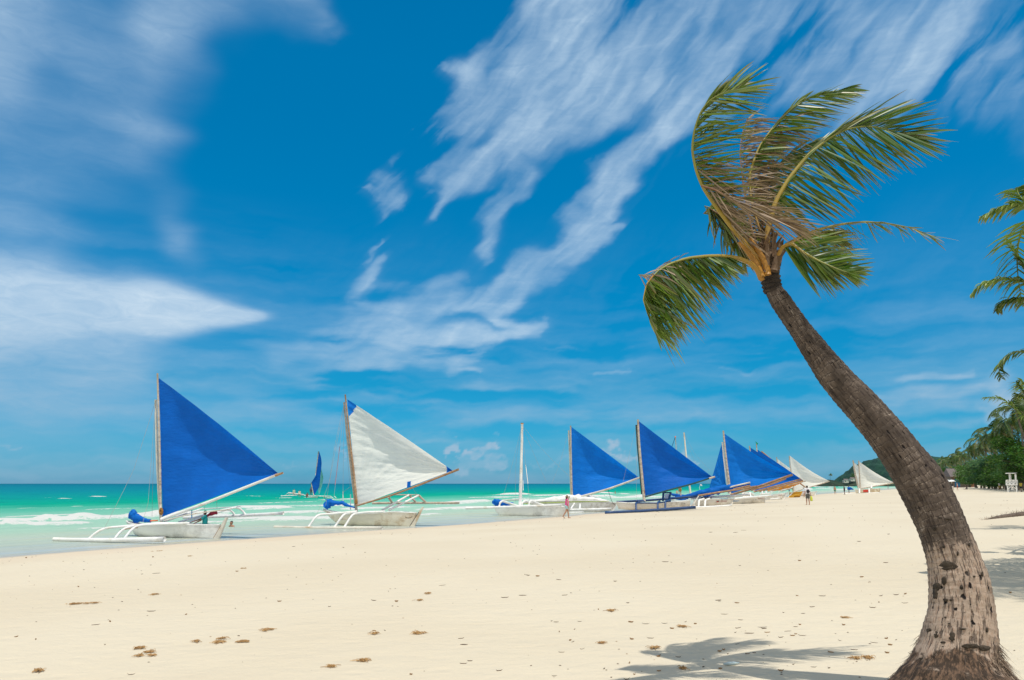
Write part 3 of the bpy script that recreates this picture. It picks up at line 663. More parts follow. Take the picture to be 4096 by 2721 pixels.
ropes(B, [[(1010, 700, 1), (1040, 950, 1.3)], [(972, 900, 1), (976, 1040, 1.5)]], WP, .03, K3, 'rope_sleeve')
# ---------------------------------------------------------------- boat 4: blue sail behind the woman
K4 = cro(2400, 1640, 3.5633)
B = Boat('pale outrigger sailboat with a blue sail and long white deck behind the bare-masted boat', (2330, 2046), -16)
hull(B, [(1010, 1200), (1300, 1175), (1500, 1180), (1700, 1172), (2000, 1182), (2225, 1206)], [(1200, 1290), (1500, 1320), (1700, 1330), (1900, 1325), (2150, 1300), (2190, 1290)], .9, HULL3, K3)
bundle(B, [(990, 1202), (1300, 1178), (1660, 1156), (1900, 1166), (2130, 1188)], [.05, .25, .42, .36, .08], WP, K3, 'white_deck_cover', seed=31)
mark(B, [[(975, 1214), (1550, 1190), (2120, 1182), (2120, 1190), (1550, 1202), (975, 1224)]], LIME, K3, 1.0, 'yellow_green_stripe')
spar(B, [(1609, 176), (1612, 500), (1620, 900), (1628, 1150)], .07, .10, BAML, .05, K3, 'luff_spar', 12)
spar(B, [(1583, 240), (1600, 600), (1610, 900), (1620, 1140)], .07, .10, WPD, -.15, K3, 'mast', 12)
sail(B, (1620, 194), (1634, 1146), (2540, 884), SBLUE2, .95, K3, 0, wr=.05, seed=11)
spar(B, [(1640, 1152), (2100, 1028), (2556, 860)], .11, .08, WPD, .06, K3, 'boom', 12)
spar(B, [(1604, 1300, 2.4), (1900, 1293, 2.4), (2156, 1285, 2.4)], .10, .10, WP, 2.4, K3, 'outrigger_float', 8)
spar(B, [(1600, 1337, 3.0), (1786, 1332, 3.0)], .08, .08, WP, 3.0, K3, 'float_end', 4)
legs(B, [[(1735, 1225, 1.6), (1733, 1298, 2.4)], [(1660, 1215, 1.2), (1612, 1290, 2.4)]], .08, WP, K3)
ropes(B, [[(2108, 1030, .2), (2140, 1130, .4), (2165, 1200, .6), (2200, 1235, .6)]], DARK, .02, K3, 'sheet_rope')
ropes(B, [[(1583, 250, 0), (1480, 620, 1), (1360, 950, 2)]], K=K3)
for x in (1820, 1885): ropes(B, [[(x, 1085, .1), (x+10, 1140, .1)]], ROPE, .012, K3)
plank(B, [(2140, 1320), (2180, 1322), (2232, 1232), (2222, 1230)], .1, WP, K3)
# ---------------------------------------------------------------- boat 5: navy floats
B = Boat('outrigger sailboat with navy blue floats and arms, blue sail and dark green mast', (2620, 2046), -12)
hull(B, [(230, 1312), (420, 1328), (700, 1322), (1000, 1312), (1290, 1296)], [(262, 1400), (420, 1420), (700, 1418), (1000, 1410), (1275, 1398)], 1.0, HULL3, K4)
plank(B, [(1275, 1400), (1310, 1400), (1415, 1225), (1400, 1222)], .12, HULL3, K4)
spar(B, [(540, 137), (556, 480), (590, 850), (620, 1180), (632, 1300)], .09, .13, BAML, .05, K4, 'luff_spar', 14)
spar(B, [(517, 215), (535, 500), (570, 850), (600, 1200)], .08, .10, DGRN, -.15, K4, 'mast', 12)
sail(B, (552, 160), (636, 1242), (1602, 956), SBLUE, 1.0, K4, 0, wr=.06, seed=13)
spar(B, [(634, 1240), (1100, 1110), (1300, 1060), (1560, 975)], .08, .07, DGRN, .06, K4, 'boom', 12)
spar(B, [(1555, 976), (1640, 952)], .08, .07, BAML, .06, K4, 'boom_tip', 4)
spar(B, [(70, 1468, 3.0), (600, 1440, 3.0), (1365, 1388, 3.0)], .12, .12, NAVY, 3.0, K4, 'outrigger_float', 12)
spar(B, [(235, 1313, -2.4), (700, 1288, -2.4), (1400, 1232, -2.4)], .10, .10, NAVY, -2.4, K4, 'outrigger_float', 12)
legs(B, [[(560, 1318, .5), (512, 1328, 2.0), (518, 1448, 2.6)], [(850, 1305, .5), (822, 1325, 2.2), (825, 1420, 2.6)], [(1000, 1290, .5), (930, 1300, 2.2), (932, 1414, 2.6)], [(530, 1312, 1.8), (610, 1296, .2), (640, 1300, 0)]], .085, NAVY, K4)
spar(B, [(510, 1328, 2), (820, 1328, 2.1), (1010, 1300, 2.1)], .05, .05, NAVY, 2, K4, 'rail', 6, sm=False)
for x0, x1 in ((905, 905), (1008, 985)): spar(B, [(x0, 1180, -1.5), (x1-8, 1290, -.4)], .10, .10, NAVY, -1, K4, 'bench_frame', 4)
spar(B, [(900, 1180, -1.5), (1018, 1178, -1.5)], .06, .06, NAVY, -1, K4, 'bench_frame', 4)
plank(B, [(926, 1195, -1.2), (985, 1192, -1.2), (980, 1262, -.9), (920, 1262, -.9)], .06, WP, K4, 'bench_back')
ropes(B, [[(515, 230, 0), (430, 560, 1), (330, 1020, 2)], [(517, 230, 0), (520, 700, .8), (518, 1300, 1.8)]], K=K4)
hoop(B, (622, 1175), .06, .2, .04, COIL, K4)
plank(B, [(235, 1310), (262, 1400), (285, 1400), (300, 1320)], .14, WPD, K4, 'bow_block')
for j, (x, y) in enumerate([(1152, 1336), (1175, 1334), (1200, 1332)]):
    mark(B, [[(x, y), (x+17, y-2), (x+17, y+3), (x, y+5)], [(x, y+7), (x+14, y+6), (x+14, y+10), (x, y+11)]], DARK, K4, .9, 'hull_lettering')
# ---------------------------------------------------------------- boat 6: bare mast behind the blue sails
B = Boat('outrigger boat with a bare leaning mast behind the boat with navy floats', (2740, 2014), -18)
hull(B, [(1005, 1272), (1100, 1300), (1200, 1296), (1295, 1270)], [(1060, 1330), (1100, 1345), (1200, 1345), (1270, 1335)], .9, HULL1, K4)
spar(B, [(1197, 322), (1215, 520), (1240, 760), (1275, 1080), (1296, 1232)], .10, .14, WPD, 0, K4, 'mast', 12)
spar(B, [(1152, 1122), (1148, 1180), (1158, 1250)], .09, .10, BAML, .4, K4, 'post', 5)
hoop(B, (1143, 1140), .13, .2, .05, COIL, K4, off=.5)
spar(B, [(1074, 385, -2), (1060, 425, -2), (1024, 528, -2)], .05, .05, ROPEB, -2, K4, 'blue_halyard', 5)
ba = MB(); ba.ball(B.q(*K4(1074, 384), -2), .1); ba.build('mast_ball', ORC, B.t)
spar(B, [(1074, 385, -2), (1100, 800, -2), (1130, 1240, -1)], .045, .07, BAML, -2, K4, 'spar', 8)
bundle(B, [(1000, 1200), (1100, 1222), (1240, 1232), (1320, 1200)], [.12, .22, .2, .1], SBLUE, K4, seed=35)
bundle(B, [(1010, 1250), (1150, 1275), (1260, 1262)], [.08, .15, .1], SBLUE2, K4, 'furled_sail', seed=37)
ropes(B, [[(1200, 330, 0), (1350, 620, 0), (1560, 860, 0)], [(1200, 330, 0), (1330, 700, -1), (1560, 1050, -1)], [(1198, 330, 0), (1150, 520, 0), (1120, 620, 0)], [(1080, 400, -2), (1110, 560, -2), (1120, 700, -2)]], K=K4)
fl = MB(); fp = B.pts([(1425, 1056), (1450, 1062), (1458, 1080), (1434, 1084)], .3, K4); fl.poly(fp); fl.poly([p-B.n*.02 for p in reversed(fp)]); fl.build('pennant', WP, B.t)
spar(B, [(1428, 1058, .3), (1412, 1115, .3), (1440, 1170, .3)], .02, .02, WP, .3, K4, 'pennant_pole', 5)
# ---------------------------------------------------------------- boat 7: blue furled sail on long spars
B = Boat('white outrigger boat with a blue sail rolled on long bamboo spars', (2850, 2027), -13)
hull(B, [(1330, 1290), (1500, 1272), (1700, 1268), (1910, 1262)], [(1365, 1360), (1450, 1372), (1600, 1372), (1830, 1364)], 1.0, HULL3, K4)
plank(B, [(1830, 1366), (1850, 1366), (1932, 1238), (1920, 1238)], .12, HULL3, K4)
spar(B, [(1366, 1391, 2.2), (1600, 1382, 2.2), (1880, 1363, 2.2)], .11, .11, WP, 2.2, K4, 'outrigger_float', 10)
legs(B, [[(1480, 1270, .5), (1412, 1288, 1.7), (1404, 1388, 2.2)], [(1560, 1268, .5), (1500, 1286, 1.7), (1494, 1382, 2.2)], [(1290, 1250, -.8), (1350, 1180, -2.2)], [(1560, 1240, -.8), (1650, 1180, -2.2)]], .10, WP, K4)
spar(B, [(1408, 1288, 1.7), (1500, 1286, 1.7)], .05, .05, WP, 1.7, K4, 'rail', 4)
spar(B, [(1300, 1262), (1700, 1235), (2138, 1210)], .12, .11, WP, -.4, K4, 'side_rail', 6)
spar(B, [(1400, 1222), (1750, 1165), (2136, 1112)], .09, .09, BAM, .5, K4, 'spar', 8)
spar(B, [(1850, 1102), (2000, 1066), (2142, 1034)], .08, .08, WPD, .3, K4, 'spar', 6)
spar(B, [(1900, 1130), (2142, 1078)], .08, .08, BAM, .3, K4, 'spar', 6)
bundle(B, [(1180, 1236), (1400, 1198), (1650, 1150), (1850, 1112), (2135, 1055)], [.10, .30, .38, .34, .10], SBLUE2, K4, 'furled_sail', seed=41)
bundle(B, [(1000, 1250), (1250, 1225), (1450, 1190)], [.05, .12, .12], SBLUE, K4, 'furled_sail', seed=47, off=.2)
mark(B, [[(1655, 1296), (1700, 1294), (1698, 1312), (1672, 1310)]], DARK, K4, 1.0, 'hull_emblem')
mark(B, [[(1718+12*i, 1294), (1727+12*i, 1293), (1727+12*i, 1308), (1718+12*i, 1309)] for i in range(8)], LETT, K4, 1.0, 'hull_lettering')
mark(B, [[(1700+14*i, 1262), (1710+14*i, 1260), (1710+14*i, 1270), (1700+14*i, 1272)] for i in range(9)], LETB, K4, 1.0, 'bow_lettering')
mark(B, [[(1660, 1306), (1688, 1306), (1688, 1314), (1660, 1314)]], REDP, K4, 1.02, 'red_mark')
bundle(B, [(1440, 1262), (1520, 1268), (1590, 1262)], [.1, .16, .08], DARK, K4, 'dark_cloth', seed=49)
# ---------------------------------------------------------------- boat 8: large blue sail with jib
K5 = cro(2780, 1700, 3.935)
B = Boat('outrigger sailboat with the big blue mainsail and a blue jib before its mast', (3000, 2014), -28)
hull(B, [(590, 1168), (700, 1160), (900, 1156), (1110, 1148)], [(600, 1236), (750, 1242), (950, 1240), (1100, 1230)], 1.0, HULL3, K5)
spar(B, [(445, 92), (465, 300), (500, 620), (530, 850), (552, 1085)], .10, .15, BAML, .05, K5, 'luff_spar', 14)
spar(B, [(431, 272), (450, 480), (490, 780), (522, 985), (530, 1080)], .10, .13, WP, -.2, K5, 'mast', 12)
sail(B, (463, 137), (560, 1082), (1520, 787), SBLUE2, 1.3, K5, 0, wr=.10, seed=17, roach=.25)
sail(B, (418, 302), (212, 1035), (488, 985), SBLUE2, .3, K5, -.1, 'jib_sail', wr=.08, seed=19)
spar(B, [(560, 1100), (900, 1005), (1200, 900), (1535, 784)], .13, .13, BAM, .06, K5, 'boom', 12)
spar(B, [(880, 1030), (1150, 955), (1430, 845)], .09, .09, BAM, .3, K5, 'spar', 8)
spar(B, [(5, 1112), (450, 1040), (980, 965)], .09, .09, BAM, .5, K5, 'spar', 8)
spar(B, [(610, 1165, 2.2), (900, 1140, 2.2), (1230, 1112, 2.2)], .12, .12, WP, 2.2, K5, 'outrigger_float', 10)
legs(B, [[(800, 1100, .4), (750, 1078, 1.7), (765, 1150, 2.2)], [(920, 1100, .4), (860, 1068, 1.7), (875, 1142, 2.2)]], .12, WP, K5)
spar(B, [(750, 1072, 1.7), (860, 1062, 1.7)], .06, .06, WP, 1.7, K5, 'rail', 4)
plank(B, [(770, 1080, 1.7), (850, 1075, 1.7), (860, 1135, 2), (780, 1140, 2)], .06, WP, K5, 'net_panel')
spar(B, [(500, 1135), (740, 1112)], .1, .1, WP, -1.2, K5, 'side_rail', 4)
mark(B, [[(600, 1194), (690, 1192), (690, 1200), (600, 1202)]], LETB, K5, 1.0, 'blue_stripe')
mark(B, [[(990+15*i, 1150-i), (1001+15*i, 1149-i), (1001+15*i, 1162-i), (990+15*i, 1163-i)] for i in range(7)], LETT, K5, 1.0, 'hull_lettering')
mark(B, [[(600, 1222), (730, 1226), (730, 1238), (602, 1234)]], HULL2, K5, .62, 'sand_stain')
ropes(B, [[(520, 980, .2), (560, 1040, .4), (580, 1080, .4)], [(1120, 960, 0), (1120, 1040, 0)]], ROPEB, .02, K5)
# ---------------------------------------------------------------- boats 9-13 in the cluster
def small(label, base, ang, peak, tack, clew, m, hl, boomm=BAM, belly=1.1, seed=1, sparx=None, roach=0, wr=.08, fl=None, hm=HULL1):
    B = Boat(label, base, ang)
    hull(B, hl[0], hl[1], 1.0, hm, K5)
    sail(B, peak, tack, clew, m, belly, K5, 0, wr=wr, seed=seed, roach=roach, n=(36, 32))
    sp = sparx or [(peak[0]-5, peak[1]-22), peak, tack]
    spar(B, sp, .10, .14, BAML, .05, K5, 'luff_spar', 10)
    spar(B, [tack, clew, ], .12, .10, boomm, .06, K5, 'boom', 8)
    for f in fl or []: spar(B, f, .12, .12, WP, f[0][2], K5, 'outrigger_float', 8)
    return B
B9 = small('outrigger boat whose blue sail peeks out just right of the big blue mainsail', (3060, 2000), -28, (862, 352), (925, 1055), (1672, 852), SBLUE, ([(1110, 1140), (1200, 1120), (1420, 1095)], [(1125, 1215), (1200, 1215), (1340, 1195)]), belly=1.2, seed=23, fl=[[(1190, 1170, 2), (1335, 1158, 2)]])
spar(B9, [(1400, 1172), (1460, 1060)], .1, .1, WP, .3, K5, 'stern_post', 4)
legs(B9, [[(1060, 1050, 1), (1052, 1090, 2)], [(1118, 1045, 1), (1118, 1085, 2)], [(1030, 1090, 1.9), (1190, 1078, 2)]], .1, WP, K5)
mark(B9, [[(1310+14*i, 1106-i), (1321+14*i, 1105-i), (1321+14*i, 1114-i), (1310+14*i, 1115-i)] for i in range(5)], LETT, K5, 1.0, 'hull_lettering')
mark(B9, [[(1205, 1178), (1270, 1176), (1270, 1188), (1205, 1190)]], DARK, K5, 1.02, 'dark_patch')
B10 = small('outrigger boat with a blue sail and a small green flag at its masthead', (3100, 1994), -28, (980, 387), (1010, 1052), (1700, 872), SBLUE, ([(1230, 1100), (1420, 1075)], [(1250, 1160), (1400, 1150)]), belly=1.2, seed=27, sparx=[(966, 300), (975, 400), (1012, 1055)])
fg = MB(); p = B10.pts([(950, 258), (992, 290), (990, 308), (966, 312)], 0, K5); fg.poly(p); fg.poly([x-B10.n*.03 for x in reversed(p)]); fg.build('masthead_flag', mat('green_flag', (.01, .30, .16), .8), B10.t)
B11 = Boat('yellow outrigger boat with a rolled orange sail on its spar', (3180, 1990), -28)
hull(B11, [(1485, 1068), (1560, 1062), (1700, 1045)], [(1480, 1138), (1560, 1138), (1650, 1136)], 1.3, YEL, K5, rim=YEL, deck=YEL)
spar(B11, [(1045, 415), (1095, 455), (1150, 500), (1500, 800), (1740, 985)], .12, .12, BAM, -.5, K5, 'luff_spar', 12)
bundle(B11, [(1140, 1035), (1300, 1000), (1500, 945), (1700, 882)], [.12, .42, .42, .2], SORANGE, K5, 'furled_sail', seed=51)
spar(B11, [(1150, 1050), (1450, 960), (1742, 886)], .08, .08, BAML, .3, K5, 'boom', 8)
legs(B11, [[(1480, 1130, 1.2), (1560, 1110, 1.2), (1640, 1095, 1.2)], [(1430, 1160, 1.5), (1490, 1150, 1.5), (1560, 1135, 1.5)]], .12, YEL, K5)
spar(B11, [(1475, 1140), (1540, 1060)], .12, .12, WP, .7, K5, 'stern_post', 4)
B12 = small('outrigger boat with a white sail directly behind the orange rolled sail', (3160, 1986), -28, (1288, 530), (1352, 1042), (1862, 908), SWHITE, ([(1290, 1085), (1450, 1070)], [(1300, 1140), (1440, 1130)]), seed=53, boomm=BAML, roach=.3)
B13 = small('outrigger boat with the tall white sail at the right end of the moored cluster', (3225, 1984), -24, (1492, 485), (1560, 1055), (2120, 888), SWHITE, ([(1560, 1075), (1750, 1060), (1895, 1050)], [(1640, 1110), (1750, 1110), (1880, 1110)]), seed=57, boomm=BAML, roach=.4, sparx=[(1484, 490), (1492, 600), (1510, 720), (1560, 1060)])
spar(B13, [(1890, 1110), (1912, 1040)], .1, .1, WP, 0, K5, 'stern_post', 4)
# loose clutter of arms, poles and a red cloth between the hulls
for i, (pa, pb) in enumerate([((1180, 1060), (1290, 1030)), ((1320, 1060), (1340, 1000)), ((1210, 1070), (1230, 1030))]):
    spar(B12, [pa, pb], .09, .08, WP, .8, K5, 'outrigger_arm', 4)
# ---------------------------------------------------------------- boat 14: two white sails farther along
K6 = cro(3350, 1500, 2.413)
B = Boat('outrigger boat with two white sails drawn up alone farther along the beach', (3455, 1973), -22)
hull(B, [(165, 1108), (250, 1104), (350, 1100), (415, 1095)], [(180, 1143), (260, 1146), (350, 1144), (405, 1140)], 1.2, HULL2, K6)
sail(B, (152, 838), (200, 1085), (395, 1060), SWHITE, .5, K6, -1.3, 'sail', seed=61, wr=.1)
sail(B, (207, 835), (218, 1095), (548, 1042), SWHITE, 1.3, K6, .2, 'sail', seed=63, wr=.08, roach=.3)
spar(B, [(150, 826), (170, 960), (202, 1092)], .16, .2, BAML, -1.3, K6, 'luff_spar', 8)
spar(B, [(204, 828), (212, 960), (220, 1098)], .12, .16, BAML, .3, K6, 'luff_spar', 8)
spar(B, [(222, 1098), (400, 1068), (550, 1042)], .13, .12, BAML, .3, K6, 'boom', 8)
spar(B, [(50, 1148, 2), (200, 1150, 2), (415, 1136, 2)], .14, .14, WP, 2, K6, 'outrigger_float', 8)
legs(B, [[(212, 1100, 1.2), (212, 1145, 2)], [(305, 1098, 1.2), (308, 1143, 2)], [(325, 1095, .8), (332, 1070, .3)]], .18, WP, K6)
bundle(B, [(95, 1098), (120, 1096), (155, 1106)], [.3, .3, .1], SBLUE, K6, seed=65)
plank(B, [(247, 1110), (298, 1108), (298, 1130), (247, 1132)], 1.3, REDP, K6, 'red_deck_box')
# ================================================================ palms
def leafmat(name, c1, c2, dry, tr=.22, rough=.38):
    m, nt, out = newmat(name); co = obj_co(nt)
    tn = nt.attr('tone').outputs['Fac']; dr = nt.attr('dry').outputs['Fac']
    col = nt.mix(tn, c1, c2)
    col = nt.mix(nt.math('ADD', dr, nt.sstep(nt.noise(co, 7, 4, .7), .62, .8, 0, .5), clamp=True), col, dry)
    p = nt.new('ShaderNodeBsdfPrincipled', None, Base_Color=col, Roughness=rough); p.inputs['Specular IOR Level'].default_value = .5
    t = nt.new('ShaderNodeBsdfTranslucent', None, Color=nt.mix(1.0, col, (1.5, 1.7, .7), 'MULTIPLY'))
    mx = nt.new('ShaderNodeMixShader', None, i0=tr, i1=p.outputs[0], i2=t.outputs[0]); nt.l.new(mx.outputs[0], out.inputs[0]); return m
LEAF = leafmat('palm_leaflets', (.03, .085, .018), (.22, .32, .045), (.36, .22, .10))
LEAFD = leafmat('dry_palm_leaflets', (.085, .05, .03), (.26, .17, .10), (.34, .25, .17), .12, .65)
def stemmat():
    m, nt, out = newmat('palm_stem'); tn = nt.attr('tone').outputs['Fac']
    col = nt.ramp(tn, [(0, (.36, .18, .03)), (.3, (.32, .22, .025)), (.7, (.21, .22, .035)), (1, (.15, .17, .04))])
    col = nt.mix(nt.sstep(nt.noise(obj_co(nt), 14, 5, .7), .55, .75, 0, .6), col, (.20, .10, .04))
    p = nt.new('ShaderNodeBsdfPrincipled', None, Base_Color=col, Roughness=.45); nt.l.new(p.outputs[0], out.inputs[0]); return m
STEM = stemmat(); STEMD = mat('dry_palm_stem', (.26, .13, .07), .7, .4, 8, .3)
def lerpkey(keys, t):
    if t <= keys[0][0]: return keys[0][1:]
    for a, b in zip(keys, keys[1:]):
        if t <= b[0]:
            k = (t-a[0])/(b[0]-a[0]); return tuple(x+(y-x)*k for x, y in zip(a[1:], b[1:]))
    return keys[-1][1:]
def frond(tree, pts, ups, dns, n=60, t0=.18, wid=.022, droop=.25, wind=.15, dry=0.0, tone=(.1, .7), mat_=None, r=(.035, .006), rng=None, depth=.35, stem=None, jit=.10, miss=0.0, drytip=.35, name='frond'):
    """pts: rachis points (world). ups/dns: keyframes (t, screen angle in degrees, length in m) of the two leaflet rows"""
    R = rng or random.Random(len(pts)*7+n); n = int(n*1.2); wid *= 1.12; droop *= .8; r = (r[0]*.72, r[1]*.7)
    P = smoothpts(pts, 40); L = sum((a-b).length for a, b in zip(P, P[1:]))
    b = MB(); tn = []; dr = []
    for side, keys in ((1, ups), (-1, dns)):
        if not keys: continue
        for i in range(n):
            t = t0+(1-t0)*(i+R.uniform(.2, .8))/n
            if R.random() < miss: continue
            x = t*39; k = min(38, int(x)); base = P[k].lerp(P[k+1], x-k)
            ang, ln = lerpkey(keys, t); ang = radians(ang+R.gauss(0, jit*45)); ln *= R.uniform(.82, 1.08)*(1 if R.random() > .1 else R.uniform(.4, .8))
            d = V((cos(ang), R.uniform(-depth, depth)+(.18 if side > 0 else -.18), sin(ang))).normalized()
            tw = V((0, R.uniform(-1, 1), 0)); w = wid*R.uniform(.75, 1.15)
            tt = R.uniform(*tone); dd = max(0, min(1, dry+R.gauss(0, .12)))
            q = base.copy(); seg = 6; rows = []
            nrm = d.cross(V((R.uniform(-.3, .3), 1, R.uniform(-.6, .6)))).normalized()
            wv = d.cross(nrm).normalized(); rolld = R.uniform(-1.3, 1.3); wv = (wv*cos(rolld)+nrm*sin(rolld)).normalized()
            dr_ = droop*R.uniform(.5, 1.6); wd_ = wind*R.uniform(.3, 1.7)
            for s in range(seg+1):
                u = s/seg; ww = w*(.35+1.3*u if u < .35 else .85*(1-u)**.6/.65**.6)*.5+.0008
                fold = nrm*(-.35*ww)
                rows.append([q-wv*ww, q+fold, q+wv*ww])
                for _ in range(3): tn.append(tt); dr.append(min(1, dd+max(0, u-(.70-dd*.4))*drytip*3))
                q = q+d*(ln/seg); d = (d+V((wd_, 0, -dr_))*(1/seg)*(.5+u*1.3)).normalized()
            b.quadgrid(rows)
    b.at['tone'] = tn; b.at['dry'] = dr
    f = b.build(name, mat_ or LEAF, tree)
    s = MB(); rr = [r[0]+(r[1]-r[0])*min(1, (i/39)**.7) for i in range(40)]
    s.tube(P, rr, 7); s.at['tone'] = [min(1.0, (j//7)/39) for j in range(len(s.v))]
    s.build('midrib', stem or STEM, f)
    return f
# ---------------------------------------------------------------- bark
def barkmat(name, lo, hi, split=None):
    m, nt, out = newmat(name)
    bk = nt.attr('bark').outputs['Vector']; sp = nt.new('ShaderNodeSeparateXYZ', None, i0=bk); v = sp.outputs[2]
    wob = nt.math('MULTIPLY', nt.math('SUBTRACT', nt.noise(nt.scale(bk, (2, 2, 2)), 2.6, 5, .6), .5), .12)
    vv = nt.math('ADD', v, wob)
    ring = nt.new('ShaderNodeTexWave', {'wave_type': 'BANDS', 'bands_direction': 'Z', 'wave_profile': 'SAW'}, Vector=nt.new('ShaderNodeCombineXYZ', None, i2=vv).outputs[0], Scale=5.6, Distortion=.0).outputs['Fac']
    crack = nt.noise(nt.scale(bk, (64, 64, 7)), 1.0, 4, .65); crk = nt.sstep(crack, .47, .36)
    crack2 = nt.noise(nt.scale(bk, (26, 26, 4)), 1.6, 5, .7); crk2 = nt.sstep(crack2, .40, .33)
    fine = nt.noise(nt.scale(bk, (60, 60, 22)), 1.0, 4, .7); big = nt.noise(bk, 5.5, 5, .65)
    vo = nt.new('ShaderNodeTexVoronoi', {'feature': 'F1'}, Vector=nt.vm('ADD', nt.scale(bk, (20, 20, 13)), nt.scale(nt.noise(bk, 9, 3, .6, 0, True), (1.2, 1.2, 1.2))), Scale=1.0)
    rc = nt.new('ShaderNodeSeparateColor', None, i0=vo.outputs['Color']).outputs[0]
    pit = nt.math('MULTIPLY', nt.sstep(vo.outputs['Distance'], .30, .20), nt.sstep(rc, .76, .80))
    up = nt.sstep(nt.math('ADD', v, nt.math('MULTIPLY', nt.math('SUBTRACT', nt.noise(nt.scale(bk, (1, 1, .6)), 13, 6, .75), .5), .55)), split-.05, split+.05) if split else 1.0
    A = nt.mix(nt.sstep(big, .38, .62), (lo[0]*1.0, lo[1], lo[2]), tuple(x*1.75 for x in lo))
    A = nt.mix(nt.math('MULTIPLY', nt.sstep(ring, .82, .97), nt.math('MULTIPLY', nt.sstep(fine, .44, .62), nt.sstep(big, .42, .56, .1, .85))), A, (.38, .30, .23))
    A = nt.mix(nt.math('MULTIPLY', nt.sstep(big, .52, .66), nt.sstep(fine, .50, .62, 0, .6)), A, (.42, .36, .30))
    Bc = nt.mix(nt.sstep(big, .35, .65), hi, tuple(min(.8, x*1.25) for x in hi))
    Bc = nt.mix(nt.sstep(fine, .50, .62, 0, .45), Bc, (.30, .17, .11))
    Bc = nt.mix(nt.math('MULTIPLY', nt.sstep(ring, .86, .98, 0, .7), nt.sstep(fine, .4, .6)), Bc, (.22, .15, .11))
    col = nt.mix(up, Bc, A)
    col = nt.mix(nt.math('MULTIPLY', crk, .75), col, (.055, .04, .035)); col = nt.mix(nt.math('MULTIPLY', crk2, .8), col, (.03, .022, .02))
    col = nt.mix(nt.math('MULTIPLY', nt.math('MULTIPLY', nt.sstep(ring, .16, .02), nt.sstep(big, .40, .55, .2, .8)), nt.math('MULTIPLY_ADD', up, .75, .25)), col, (.035, .025, .02))
    col = nt.mix(pit, col, (.012, .010, .010))
    rt_ = nt.attr('root').outputs['Fac']
    rc2 = nt.mix(nt.sstep(fine, .45, .6), (.05, .035, .025), (.16, .10, .065))
    col = nt.mix(nt.sstep(nt.math('ADD', rt_, nt.math('MULTIPLY', nt.math('SUBTRACT', big, .5), 1.4)), .42, .55), col, rc2)
    p = nt.new('ShaderNodeBsdfPrincipled', None, Base_Color=col, Roughness=.85); p.inputs['Specular IOR Level'].default_value = .2
    hh = nt.math('SUBTRACT', nt.math('ADD', nt.math('MULTIPLY', ring, .7), nt.math('MULTIPLY', fine, .5)), nt.math('ADD', nt.math('MULTIPLY', crk, .6), nt.math('ADD', nt.math('MULTIPLY', crk2, .9), nt.math('MULTIPLY', pit, 2.2))))
    bm = nt.new('ShaderNodeBump', None, Height=hh, Strength=.9, Distance=.012); nt.l.new(bm.outputs[0], p.inputs['Normal']); nt.l.new(p.outputs[0], out.inputs[0]); return m
KC = cro(2500, 220, 1.307); KT = cro(3000, 1100, .967)
def trunk_mesh(cs, rs, matr, parent, name='trunk', seg=72, step=.012, ring=.035, rough=.03, rootv=None, noisy=1.0):
    n = int(sum((a-b).length for a, b in zip(cs, cs[1:]))/step)
    P = resample(cs, 60)
    for _ in range(6): P = [P[0]]+[(a+b*2+c)/4 for a, b, c in zip(P, P[1:], P[2:])]+[P[-1]]
    Ls = [0]
    for a, b_ in zip(P, P[1:]): Ls.append(Ls[-1]+(b_-a).length)
    # radius given at the control points, by arc length
    cl = [0]
    for a, b_ in zip(cs, cs[1:]): cl.append(cl[-1]+(b_-a).length)
    PP = resample(P, n+1); rows = []; bark = []; root = []
    X = V((1, 0, 0)); tot = cl[-1]
    for i, c in enumerate(PP):
        d = i/n*tot; k = 0
        while k < len(cl)-2 and cl[k+1] < d: k += 1
        f = (d-cl[k])/(cl[k+1]-cl[k]); f = f*f*(3-2*f)*.5+f*.5; r = rs[k]+(rs[k+1]-rs[k])*f
        t = (PP[min(i+1, n)]-PP[max(i-1, 0)]).normalized(); a = (X-t*X.dot(t)).normalized(); bb = t.cross(a); row = []
        for j in range(seg):
            th = 2*pi*j/seg; e = V((cos(th), sin(th), 0))
            dv = d+.04*MN.noise(V((e.x*1.4, e.y*1.4, d*1.5)))
            ph = (dv*5.6*1.0)/(2*pi)*20; saw = ph-math.floor(ph)
            rr = r*(1+noisy*(rough*MN.noise(V((e.x*1.2, e.y*1.2, d*1.6)))+.022*MN.noise(V((e.x*4, e.y*4, d*7)))))+(.006*noisy*(saw-.5) if not rootv or d > rootv else 0)
            if rootv and d < rootv: q = (rootv-d)/rootv; rr += q*(.05*MN.noise(V((e.x*7, e.y*7, d*6)))+.03*MN.noise(V((e.x*16, e.y*16, d*10))))
            row.append(c+(a*e.x+bb*e.y)*rr)
            bark.append((e.x*.22, e.y*.22, d)); root.append(max(0.0, 1-d/(rootv*1.7)) if rootv else 0.0)
        rows.append(row)
    b = MB(); b.quadgrid(rows, True); b.at['bark'] = bark; b.at['root'] = root
    o = b.build(name, matr, parent); return o, PP
